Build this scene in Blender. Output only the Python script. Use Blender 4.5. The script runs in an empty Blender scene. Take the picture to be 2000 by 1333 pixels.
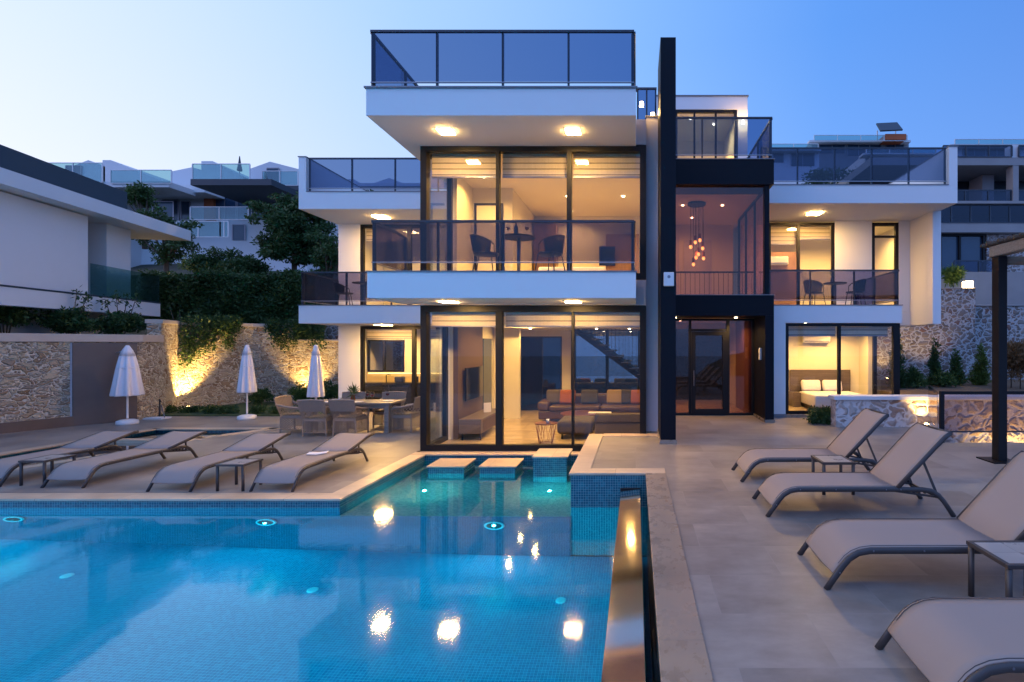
import bpy, bmesh, math, random
import numpy as np
from mathutils import Vector, Matrix
R = math.radians
C = bpy.context.scene
COL = C.collection
random.seed(7)
# ---------------------------------------------------------------- camera
CZ = 2.25
cd = bpy.data.cameras.new('camera'); cam = bpy.data.objects.new('camera', cd); COL.objects.link(cam)
cam.location = (0, 0, CZ); cam.rotation_euler = (R(90), 0, 0)
cd.sensor_width = 36; cd.lens = 18; cd.shift_x = -0.121; cd.shift_y = 0.00275
cd.clip_start = 0.05; cd.clip_end = 5000
C.camera = cam
# ---------------------------------------------------------------- exposure and sampling
C.view_settings.view_transform = 'Standard'; C.view_settings.look = 'None'
C.view_settings.exposure = 0.12; C.view_settings.gamma = 1
C.cycles.max_bounces = 10; C.cycles.diffuse_bounces = 4; C.cycles.glossy_bounces = 5
C.cycles.transmission_bounces = 6; C.cycles.transparent_max_bounces = 24
C.cycles.caustics_reflective = False; C.cycles.caustics_refractive = True
C.cycles.sample_clamp_indirect = 3; C.cycles.sample_clamp_direct = 0
C.cycles.use_denoising = True; C.cycles.blur_glossy = 0.5
# ---------------------------------------------------------------- world: dusk sky
W = bpy.data.worlds.new('World'); C.world = W; W.use_nodes = True
nt = W.node_tree; nt.nodes.clear()
def wn(t, **k):
    n = nt.nodes.new(t)
    for a, b in k.items(): setattr(n, a, b)
    return n
def wl(a, b): nt.links.new(a, b)
def wmath(op, a, b=None, c=None):
    n = wn('ShaderNodeMath', operation=op)
    for i, v in enumerate((a, b, c)):
        if v is None: continue
        if isinstance(v, (int, float)): n.inputs[i].default_value = v
        else: wl(v, n.inputs[i])
    return n.outputs[0]
tc = wn('ShaderNodeTexCoord'); sx = wn('ShaderNodeSeparateXYZ'); wl(tc.outputs['Generated'], sx.inputs[0])
hx = wmath('SQRT', wmath('ADD', wmath('MULTIPLY', sx.outputs[0], sx.outputs[0]), wmath('ADD', wmath('MULTIPLY', sx.outputs[1], sx.outputs[1]), 1e-4)))
az = wmath('MULTIPLY_ADD', wmath('DIVIDE', sx.outputs[0], hx), 0.5, 0.5)
def ramp(fac, stops):
    n = wn('ShaderNodeValToRGB'); wl(fac, n.inputs[0]); cr = n.color_ramp
    while len(cr.elements) < len(stops): cr.elements.new(0.5)
    for e, (p, c) in zip(cr.elements, stops): e.position = p; e.color = (*c, 1)
    return n.outputs[0]
low = ramp(az, [(0, (.97, .88, .95)), (.11, (.88, .83, .95)), (.30, (.62, .69, .93)), (.50, (.34, .54, .90)), (.68, (.19, .38, .84)), (.82, (.13, .30, .76)), (1, (.42, .46, .76))])
high = ramp(az, [(0, (.63, .74, .95)), (.11, (.55, .68, .94)), (.30, (.34, .54, .92)), (.50, (.19, .40, .85)), (.68, (.085, .27, .76)), (.82, (.06, .21, .66)), (1, (.26, .33, .64))])
el = wmath('POWER', wmath('MINIMUM', wmath('MAXIMUM', wmath('MULTIPLY', sx.outputs[2], 2.0), 0), 1), .8)
mx = wn('ShaderNodeMix', data_type='RGBA'); wl(el, mx.inputs[0]); wl(low, mx.inputs[6]); wl(high, mx.inputs[7])
# the half of the sky behind the camera
rear = wmath('MINIMUM', wmath('MAXIMUM', wmath('MULTIPLY', sx.outputs[1], -2.2), 0), 1)
mr = wn('ShaderNodeMix', data_type='RGBA'); wl(rear, mr.inputs[0]); wl(mx.outputs[2], mr.inputs[6]); mr.inputs[7].default_value = (.20, .45, 1.15, 1)
sky = wn('ShaderNodeTexSky', sky_type='NISHITA', sun_disc=False); sky.sun_elevation = R(2); sky.sun_rotation = R(-110)
b1 = wn('ShaderNodeBackground'); wl(mr.outputs[2], b1.inputs[0]); b1.inputs[1].default_value = 1.10
b2 = wn('ShaderNodeBackground'); wl(sky.outputs[0], b2.inputs[0]); b2.inputs[1].default_value = 0.05
ad = wn('ShaderNodeAddShader'); wl(b1.outputs[0], ad.inputs[0]); wl(b2.outputs[0], ad.inputs[1])
wo = wn('ShaderNodeOutputWorld'); wl(ad.outputs[0], wo.inputs[0])
# the last soft light of the sunk sun, from the left
sl = bpy.data.lights.new('sun', 'SUN'); sl.energy = 0.38; sl.angle = R(40); sl.color = (1, .78, .72)
so = bpy.data.objects.new('sun', sl); COL.objects.link(so); so.rotation_euler = (R(58), 0, R(-58))
# ---------------------------------------------------------------- picture measures -> metres
def PX(px, Y): return (px - 1242) * Y / 1000
def PZ(py, Y): return CZ - (py - 672) * Y / 1000
# ================================================================ materials
def newmat(name):
    m = bpy.data.materials.new(name); m.use_nodes = True; t = m.node_tree; t.nodes.clear()
    out = t.nodes.new('ShaderNodeOutputMaterial'); return m, t, out
class NT:
    def __init__(s, t): s.t = t
    def n(s, ty, **k):
        x = s.t.nodes.new(ty)
        for a, b in k.items(): setattr(x, a, b)
        return x
    def l(s, a, b): s.t.links.new(a, b)
    def math(s, op, a, b=None, c=None):
        x = s.n('ShaderNodeMath', operation=op)
        for i, v in enumerate((a, b, c)):
            if v is None: continue
            if isinstance(v, (int, float)): x.inputs[i].default_value = v
            else: s.l(v, x.inputs[i])
        return x.outputs[0]
    def coord(s, scale=(1, 1, 1), loc=(0, 0, 0)):
        c = s.n('ShaderNodeTexCoord'); m = s.n('ShaderNodeMapping')
        m.inputs['Scale'].default_value = scale; m.inputs['Location'].default_value = loc
        s.l(c.outputs['Object'], m.inputs[0]); return m.outputs[0]
    def noise(s, v, scale, detail=4, rough=.6):
        x = s.n('ShaderNodeTexNoise'); s.l(v, x.inputs['Vector']); x.inputs['Scale'].default_value = scale
        x.inputs['Detail'].default_value = detail; x.inputs['Roughness'].default_value = rough; return x.outputs['Fac']
    def ramp(s, f, stops, mode='LINEAR'):
        x = s.n('ShaderNodeValToRGB'); s.l(f, x.inputs[0]); cr = x.color_ramp; cr.interpolation = mode
        while len(cr.elements) < len(stops): cr.elements.new(.5)
        for e, (p, c) in zip(cr.elements, stops): e.position = p; e.color = (*c, 1) if len(c) == 3 else c
        return x.outputs[0]
    def mix(s, f, a, b, mode='MIX'):
        x = s.n('ShaderNodeMix', data_type='RGBA', blend_type=mode)
        for i, v in ((0, f), (6, a), (7, b)):
            if isinstance(v, (int, float)): x.inputs[i].default_value = v
            elif isinstance(v, tuple): x.inputs[i].default_value = (*v, 1) if len(v) == 3 else v
            else: s.l(v, x.inputs[i])
        return x.outputs[2]
    def bump(s, h, strength, dist=.01):
        x = s.n('ShaderNodeBump'); s.l(h, x.inputs['Height']); x.inputs['Strength'].default_value = strength
        x.inputs['Distance'].default_value = dist; return x.outputs[0]
    def princ(s, col=None, rough=.5, metal=0, spec=.5, normal=None, **k):
        p = s.n('ShaderNodeBsdfPrincipled')
        if isinstance(col, tuple): p.inputs['Base Color'].default_value = (*col, 1)
        elif col is not None: s.l(col, p.inputs['Base Color'])
        if isinstance(rough, (int, float)): p.inputs['Roughness'].default_value = rough
        else: s.l(rough, p.inputs['Roughness'])
        p.inputs['Metallic'].default_value = metal; p.inputs['Specular IOR Level'].default_value = spec
        if normal is not None: s.l(normal, p.inputs['Normal'])
        return p
def plain(name, col, rough=.5, metal=0, spec=.5, var=.12, vs=2.5, bump=.15, bs=60, stretch=(1, 1, 1), dist=.004):
    m, t, out = newmat(name); N = NT(t); v = N.coord(stretch)
    f = N.noise(v, vs, 6, .65)
    c = N.mix(f, tuple(x * (1 - var) for x in col), tuple(min(1, x * (1 + var)) for x in col))
    nb = N.bump(N.noise(v, bs, 3), bump, dist) if bump else None
    r = N.math('MULTIPLY_ADD', f, .16, rough - .08)
    p = N.princ(c, r, metal, spec, nb); N.l(p.outputs[0], out.inputs[0]); return m
def emit(name, col, s):
    m, t, out = newmat(name); N = NT(t); e = N.n('ShaderNodeEmission'); e.inputs[0].default_value = (*col, 1); e.inputs[1].default_value = s
    N.l(e.outputs[0], out.inputs[0]); return m
def schlick(N, r0, k=1.0):
    g = N.n('ShaderNodeNewGeometry'); d = N.n('ShaderNodeVectorMath', operation='DOT_PRODUCT')
    N.l(g.outputs['Incoming'], d.inputs[0]); N.l(g.outputs['Normal'], d.inputs[1])
    f = N.math('POWER', N.math('SUBTRACT', 1, N.math('ABSOLUTE', d.outputs['Value'])), 5)
    return N.math('MINIMUM', N.math('MULTIPLY', N.math('MULTIPLY_ADD', f, 1 - r0, r0), k), 1)
def glass(name, tint, r0=.05, k=1.0, gcol=(1, 1, 1), rough=0.0, dirt=0):
    m, t, out = newmat(name); N = NT(t)
    tr = N.n('ShaderNodeBsdfTransparent'); tr.inputs[0].default_value = (*tint, 1)
    gl = N.n('ShaderNodeBsdfGlossy'); gl.inputs['Roughness'].default_value = rough; gl.inputs[0].default_value = (*gcol, 1)
    mx = N.n('ShaderNodeMixShader'); N.l(schlick(N, r0, k), mx.inputs[0]); N.l(tr.outputs[0], mx.inputs[1]); N.l(gl.outputs[0], mx.inputs[2])
    N.l(mx.outputs[0], out.inputs[0]); return m
def mosaic(name, axes, size=.036, cols=None, grout=(.20, .33, .34), rough=.18):
    m, t, out = newmat(name); N = NT(t); v = N.coord((1 / size,) * 3, (.31, .37, .43))
    fl = N.n('ShaderNodeVectorMath', operation='FLOOR'); N.l(v, fl.inputs[0])
    fr = N.n('ShaderNodeVectorMath', operation='FRACTION'); N.l(v, fr.inputs[0])
    w = N.n('ShaderNodeTexWhiteNoise', noise_dimensions='3D'); N.l(fl.outputs[0], w.inputs['Vector'])
    cols = cols or [(.003, .065, .085), (.005, .085, .11), (.01, .12, .145), (.004, .075, .10), (.015, .15, .175)]
    c = N.ramp(w.outputs['Value'], [(i / len(cols), q) for i, q in enumerate(cols)], 'CONSTANT')
    s = N.n('ShaderNodeSeparateXYZ'); N.l(fr.outputs[0], s.inputs[0])
    ds = [N.math('ABSOLUTE', N.math('SUBTRACT', s.outputs[a], .5)) for a in axes]
    e = N.math('MAXIMUM', ds[0], ds[1]); g = N.math('GREATER_THAN', e, .44)
    big = N.noise(N.coord((1, 1, 1)), .6, 3)
    c = N.mix(N.math('MULTIPLY', big, .35), c, (.01, .18, .34))
    c = N.mix(g, c, grout)
    r = N.math('MULTIPLY_ADD', g, .5, rough)
    p = N.princ(c, r, 0, .5, N.bump(N.math('SUBTRACT', 1, g), .25, .002)); N.l(p.outputs[0], out.inputs[0]); return m
def stone(name, cols, mortar, scale=3.4, mw=.10, zs=1.35, bump=.8, dist=.05, warp=.35):
    m, t, out = newmat(name); N = NT(t); v = N.coord((1, 1, zs))
    nz = N.n('ShaderNodeTexNoise'); nz.inputs['Scale'].default_value = 3.0; N.l(v, nz.inputs['Vector'])
    sc = N.n('ShaderNodeVectorMath', operation='SCALE'); N.l(nz.outputs['Color'], sc.inputs[0]); sc.inputs['Scale'].default_value = warp
    ad = N.n('ShaderNodeVectorMath', operation='ADD'); N.l(v, ad.inputs[0]); N.l(sc.outputs[0], ad.inputs[1])
    a = N.n('ShaderNodeTexVoronoi', feature='F1'); a.inputs['Scale'].default_value = scale; N.l(ad.outputs[0], a.inputs['Vector'])
    b = N.n('ShaderNodeTexVoronoi', feature='DISTANCE_TO_EDGE'); b.inputs['Scale'].default_value = scale; N.l(ad.outputs[0], b.inputs['Vector'])
    sp = N.n('ShaderNodeSeparateColor'); N.l(a.outputs['Color'], sp.inputs[0])
    c = N.ramp(sp.outputs[0], [(i / max(1, len(cols) - 1), q) for i, q in enumerate(cols)])
    fine = N.noise(v, 14, 6, .7)
    c = N.mix(.6, c, N.mix(fine, (.35, .33, .31), (1, 1, 1)), 'MULTIPLY')
    edge = N.math('ADD', b.outputs['Distance'], N.math('MULTIPLY', N.math('SUBTRACT', fine, .5), .09))
    f = N.ramp(edge, [(mw * .45, (1, 1, 1)), (mw, (0, 0, 0))])
    c = N.mix(f, c, mortar)
    h = N.math('ADD', N.ramp(edge, [(mw * .3, (0, 0, 0)), (mw * 2.4, (1, 1, 1))]), N.math('MULTIPLY', fine, .5))
    p = N.princ(c, .85, 0, .25, N.bump(h, bump, dist)); N.l(p.outputs[0], out.inputs[0]); return m
def tiles(name, c1, c2, joint, w, h, off=.5, rough=.42, jw=.003, grain=(2.6, 5.5, 6), vein=.5, spec=.4, loc=(0, 0, 0), bumps=.12):
    m, t, out = newmat(name); N = NT(t); v = N.coord((1, 1, 1), loc)
    b = N.n('ShaderNodeTexBrick'); b.offset = off; N.l(v, b.inputs['Vector'])
    b.inputs['Scale'].default_value = 1; b.inputs['Brick Width'].default_value = w; b.inputs['Row Height'].default_value = h
    b.inputs['Mortar Size'].default_value = jw; b.inputs['Mortar Smooth'].default_value = 0.1
    b.inputs['Color1'].default_value = (0, 0, 0, 1); b.inputs['Color2'].default_value = (1, 1, 1, 1); b.inputs['Bias'].default_value = 0
    sp = N.n('ShaderNodeSeparateColor'); N.l(b.outputs['Color'], sp.inputs[0])
    # every tile takes its own piece of the grain
    sh = N.n('ShaderNodeVectorMath', operation='SCALE'); sh.inputs[0].default_value = (7, 13, 5); N.l(sp.outputs[0], sh.inputs['Scale'])
    ad = N.n('ShaderNodeVectorMath', operation='ADD'); N.l(v, ad.inputs[0]); N.l(sh.outputs[0], ad.inputs[1])
    mp = N.n('ShaderNodeMapping'); mp.inputs['Scale'].default_value = grain; N.l(ad.outputs[0], mp.inputs[0])
    g = N.noise(mp.outputs[0], 1.0, 8, .65); g2 = N.noise(ad.outputs[0], 1.3, 5, .6)
    f = N.math('ADD', N.math('MULTIPLY', g, vein), N.math('ADD', N.math('MULTIPLY', g2, .45), N.math('MULTIPLY', sp.outputs[0], .20)))
    c = N.ramp(f, [(.34, c1), (.78, c2)])
    st = N.noise(N.coord((1, 1, 1), (3.1, 7.7, 0)), .55, 5, .62)
    c = N.mix(N.ramp(st, [(.48, (0, 0, 0)), (.66, (.38, .38, .38))]), c, tuple(q * .62 for q in c1))
    c = N.mix(b.outputs['Fac'], c, joint)
    r = N.math('MULTIPLY_ADD', g, .25, rough - .12)
    hh = N.math('SUBTRACT', N.math('MULTIPLY', g, .3), b.outputs['Fac'])
    p = N.princ(c, r, 0, spec, N.bump(hh, bumps, .004)); N.l(p.outputs[0], out.inputs[0]); return m
def wood(name, a, b, axis=0, scale=1.6, rough=.4, plank=None):
    st = [22, 22, 22]; st[axis] = 1.2
    m, t, out = newmat(name); N = NT(t); v = N.coord(tuple(st))
    g = N.noise(v, scale, 8, .7); c = N.ramp(g, [(.3, a), (.7, b)])
    p = N.princ(c, rough, 0, .4, N.bump(g, .2, .003)); N.l(p.outputs[0], out.inputs[0]); return m
def leafmat(name, a, b, tr=.25):
    m, t, out = newmat(name); N = NT(t); g = N.n('ShaderNodeNewGeometry')
    c = N.mix(g.outputs['Random Per Island'], a, b)
    p = N.princ(c, .55, 0, .35)
    tl = N.n('ShaderNodeBsdfTranslucent'); N.l(c, tl.inputs[0])
    mx = N.n('ShaderNodeMixShader'); mx.inputs[0].default_value = tr; N.l(p.outputs[0], mx.inputs[1]); N.l(tl.outputs[0], mx.inputs[2])
    N.l(mx.outputs[0], out.inputs[0]); return m
def slatmat(name, a, b, axis, period, rough=.5):
    m, t, out = newmat(name); N = NT(t); v = N.coord((1, 1, 1)); s = N.n('ShaderNodeSeparateXYZ'); N.l(v, s.inputs[0])
    f = N.math('FRACT', N.math('DIVIDE', s.outputs[axis], period)); g = N.math('GREATER_THAN', f, .82)
    gr = N.noise(N.coord((20, 20, 1.2)), 1.5, 6)
    c = N.mix(g, N.mix(gr, a, tuple(x * 1.35 for x in a)), b)
    p = N.princ(c, rough, 0, .4, N.bump(N.math('SUBTRACT', 1, g), .6, .01)); N.l(p.outputs[0], out.inputs[0]); return m
def water(name, tint, extra=.3, ripple=.05, scale=1.0, k=2.2):
    m, t, out = newmat(name); N = NT(t); v = N.coord((1, 1, 1))
    h = N.math('ADD', N.math('MULTIPLY', N.noise(v, 2.2 * scale, 2), .7), N.math('MULTIPLY', N.noise(v, 7.5 * scale, 2), .16))
    nb = N.bump(h, ripple, .05)
    rf = N.n('ShaderNodeBsdfRefraction'); rf.inputs['IOR'].default_value = 1.333; rf.inputs['Roughness'].default_value = 0; rf.inputs[0].default_value = (*tint, 1); N.l(nb, rf.inputs['Normal'])
    gl = N.n('ShaderNodeBsdfGlossy'); gl.inputs['Roughness'].default_value = .055; N.l(nb, gl.inputs['Normal'])
    mx = N.n('ShaderNodeMixShader'); N.l(schlick(N, extra, k), mx.inputs[0]); N.l(rf.outputs[0], mx.inputs[1]); N.l(gl.outputs[0], mx.inputs[2])
    N.l(mx.outputs[0], out.inputs[0]); return m
m = {}
m['white'] = plain('white_render', (.74, .74, .75), .75, var=.035, vs=1.3, bump=.25, bs=130, dist=.002)
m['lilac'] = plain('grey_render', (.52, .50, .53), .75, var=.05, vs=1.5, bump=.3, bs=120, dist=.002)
m['ceil'] = plain('ceiling_paint', (.76, .72, .60), .8, var=.02, bump=0)
m['inwall'] = plain('inside_wall_paint', (.68, .64, .50), .8, var=.03, bump=0)
m['cap'] = plain('grey_metal_flashing', (.20, .20, .22), .5, .4, var=.1)
m['black'] = plain('black_cladding', (.004, .005, .010), .5, 0, .16, var=.2, bump=.05)
m['frame'] = plain('anthracite_aluminium', (.008, .008, .010), .45, .1, .25, var=.15, bump=.03)
m['rail'] = plain('grey_powder_coat', (.045, .052, .068), .4, .5, .5, var=.1, bump=.02)
m['rail2'] = plain('brushed_rail', (.22, .22, .25), .35, .8, .5, var=.08, bump=.02)
m['glass'] = glass('clear_window_glass', (.95, .95, .95), .025, .9)
m['rosy'] = glass('faintly_tinted_glass', (.70, .66, .70), .03, 1.0)
m['night'] = glass('navy_reflection_glass', (.10, .15, .24), .05, 1.0)  # dark tint stands in for a navy reflection in the back window
m['side_glass'] = glass('side_window_glass', (.80, .87, .92), .10, 1.4)
m['smoke'] = glass('smoked_balustrade_glass', (.42, .50, .64), .035, 1.0, (.9, .92, 1))
m['smoke2'] = glass('lightly_smoked_glass', (.48, .46, .56), .03, 1.0)
m['hallglass'] = glass('violet_tinted_glass', (.68, .53, .53), .04, 1.0)
m['teal'] = glass('green_edge_glass', (.55, .72, .72), .08, 1.1)
m['deck'] = tiles('terrace_porcelain', (.135, .120, .112), (.315, .280, .252), (.26, .235, .22), 1.2, .6, rough=.40, jw=.003, vein=.62)
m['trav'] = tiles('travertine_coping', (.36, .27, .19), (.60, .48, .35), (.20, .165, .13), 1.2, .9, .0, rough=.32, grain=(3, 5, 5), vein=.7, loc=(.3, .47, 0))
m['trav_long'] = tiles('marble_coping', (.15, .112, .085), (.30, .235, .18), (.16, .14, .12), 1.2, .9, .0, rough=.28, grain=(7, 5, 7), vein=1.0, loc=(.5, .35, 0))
m['mxy'] = mosaic('pool_mosaic_floor', (0, 1), cols=[(.001, .26, .38), (.002, .29, .42), (.003, .32, .45), (.002, .27, .39), (.006, .35, .48)], grout=(.06, .50, .62))
m['mdeep'] = mosaic('pool_mosaic_deep_wall_shaded', (0, 2), cols=[(.002, .05, .09), (.003, .07, .12), (.004, .09, .15), (.003, .06, .10)], grout=(.03, .14, .20)); m['mxz'] = mosaic('pool_mosaic_wall', (0, 2)); m['myz'] = mosaic('pool_mosaic_side', (1, 2))  # deep wall copy: tiles darkened in colour so the wall stays in shade
m['mshelf'] = mosaic('pool_mosaic_shelf_lit', (0, 1), cols=[(.28, .52, .46), (.40, .64, .56), (.52, .70, .60), (.32, .56, .50), (.62, .76, .66)], grout=(.5, .6, .52))  # brightness of the lit shelf put into paler tile colours
m['steel'] = plain('polished_steel', (.78, .71, .62), .08, 1, .5, var=.04, vs=1.0, bump=0)
m['stone_l'] = stone('warm_rubble_stone', [(.38, .25, .15), (.66, .54, .38), (.78, .67, .50), (.50, .35, .22), (.50, .40, .30), (.70, .60, .47)], (.74, .66, .54), 4.0, .085, 1.6, 1.0, .07, .8)
m['stone_r'] = stone('grey_rubble_stone', [(.19, .15, .13), (.30, .26, .24), (.22, .17, .14), (.36, .31, .28), (.26, .15, .12)], (.42, .41, .42), 4.7, .13, 1.25, .8, .05, .45)
m['stone_p'] = stone('pink_planter_stone', [(.55, .44, .38), (.66, .57, .52), (.42, .28, .22), (.6, .52, .48)], (.66, .60, .58), 3.3, .13, 1.1, .8, .05, .6)
m['cream'] = plain('cream_coping_stone', (.52, .44, .37), .6, var=.15, vs=3, bump=.4, bs=30)
m['fabric'] = plain('sling_mesh_fabric', (.31, .255, .232), .75, 0, .3, var=.03, vs=3, bump=.35, bs=500, dist=.001)
m['taupe'] = plain('taupe_lounger_frame', (.065, .056, .055), .45, .3, .5, var=.1, bump=.1)
m['ceramic'] = tiles('ceramic_table_top', (.30, .28, .27), (.45, .42, .40), (.2, .19, .18), 3, 3, 0, rough=.3)
m['canvas'] = plain('white_canvas', (.78, .75, .78), .85, var=.04, vs=4, bump=.3, bs=90)
m['whitep'] = plain('white_plastic', (.72, .71, .72), .5, var=.04, bump=.05)
m['wicker'] = plain('weathered_wicker', (.30, .235, .185), .7, var=.25, vs=30, bump=.6, bs=160)
m['tablewood'] = wood('weathered_teak', (.17, .14, .115), (.31, .265, .22), 0)
m['soffit_wood'] = wood('dark_wood_panel', (.08, .06, .05), (.14, .11, .09), 0)
m['cab'] = wood('walnut_wardrobe', (.16, .085, .045), (.27, .155, .085), 2)
m['slat'] = slatmat('slatted_wood_panel', (.085, .055, .042), (.025, .014, .01), 1, .055)
m['floorin'] = tiles('herringbone_floor', (.42, .32, .20), (.66, .54, .37), (.26, .20, .14), .6, .12, .5, rough=.18, grain=(1, 9, 9), spec=.6)
m['grass'] = plain('grass_green', (.05, .085, .03), .9, var=.4, vs=9, bump=1, bs=120, dist=.02)
m['soil'] = plain('dry_soil', (.12, .085, .055), .95, var=.35, vs=4, bump=1, bs=30, dist=.03)
m['hill'] = plain('dusk_hillside', (.055, .055, .035), .95, var=.5, vs=.12, bump=1, bs=2, dist=.3)
m['sea'] = plain('sea_water', (.02, .06, .12), .25, 0, .5, var=.1, vs=.01, bump=.2, bs=.5, dist=.3)
m['concrete'] = plain('raw_concrete', (.26, .26, .27), .85, var=.18, vs=1.2, bump=.4, bs=25)
m['paleblue'] = plain('pale_house_render', (.66, .66, .68), .8, var=.06, vs=.8, bump=.2, bs=30)
m['darkroof'] = plain('slate_grey_parapet', (.028, .045, .065), .6, var=.2, vs=1, bump=.2)
m['bark'] = plain('rough_bark', (.10, .075, .055), .9, var=.4, vs=12, bump=1, bs=40, dist=.02)
m['darkin'] = plain('dark_opening', (.018, .022, .03), .3, 0, .6, var=.2, bump=0)
m['orange'] = plain('orange_render', (.42, .11, .04), .8, var=.1)
m['leaf'] = leafmat('green_leaves', (.028, .070, .018), (.075, .135, .035))
m['leafd'] = leafmat('dark_leaves', (.020, .058, .016), (.055, .11, .032), .2)
m['leaff'] = leafmat('fresh_leaves', (.05, .11, .02), (.13, .19, .045), .35)
m['leafdry'] = leafmat('brownish_leaves', (.12, .07, .03), (.22, .14, .07), .3)
m['water'] = water('pool_water', (.12, .88, .97), .025, .024, k=1.45)
m['water2'] = water('small_pool_water', (.75, .95, .95), .05, .05)
WARM = (1, .56, .15)
m['panel'] = emit('warm_light_panel', (1, .57, .17), 380)
m['down'] = emit('warm_downlight', (1, .74, .42), 30)
m['bulb'] = emit('amber_filament', (1, .42, .10), 5)
m['spot'] = emit('garden_spot_glow', (1, .66, .25), 60)
m['wallamp'] = emit('wall_lamp_glow', (1, .74, .40), 26)
m['strip'] = emit('led_strip_glow', (1, .72, .32), 5)
m['poolring'] = emit('pool_lamp_glow', (.10, .50, .80), .22)
m['sofa'] = plain('brown_leather', (.045, .020, .010), .5, var=.25, vs=4, bump=.3)
m['dkfab'] = plain('charcoal_upholstery', (.055, .045, .045), .8, var=.1, bump=.3)
m['rust'] = plain('rust_cushion_fabric', (.20, .055, .015), .85, var=.1)
m['sand'] = plain('sand_cushion_fabric', (.20, .14, .07), .85, var=.15)
m['navy'] = plain('navy_cushion_fabric', (.03, .028, .03), .85, var=.15)
m['linen'] = plain('white_bed_linen', (.78, .74, .68), .9, var=.04, bump=.5, bs=14, dist=.02)
m['screen'] = plain('black_screen', (.006, .008, .012), .08, 0, .6, var=0.01, bump=0)
m['winedark'] = plain('red_wine', (.09, .005, .01), .1, 0, .6, var=.01, bump=0)
m['copper'] = plain('copper_wire', (.28, .12, .07), .35, .9, .5, var=.05, bump=0)
m['blind'] = slatmat('zebra_blind_fabric', (.46, .40, .30), (.16, .135, .10), 2, .125, .85)
m['backsplash'] = plain('ochre_backsplash', (.62, .47, .20), .4, var=.06, bump=0)
m['counter'] = plain('black_worktop', (.015, .015, .015), .25, 0, .5, var=.1, bump=0)
m['duskwin'] = plain('dusk_blue_window', (.020, .045, .085), .12, 0, .6, var=.25, vs=.8, bump=0)
m['thatch'] = plain('reed_thatch', (.09, .07, .055), .9, var=.35, vs=20, bump=1, bs=40, stretch=(1, 6, 1), dist=.02)
m['shower'] = tiles('brown_porcelain_slab', (.115, .085, .075), (.155, .12, .105), (.06, .045, .04), 40, 40, 0, rough=.35, grain=(1, 1, 1.4))
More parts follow.
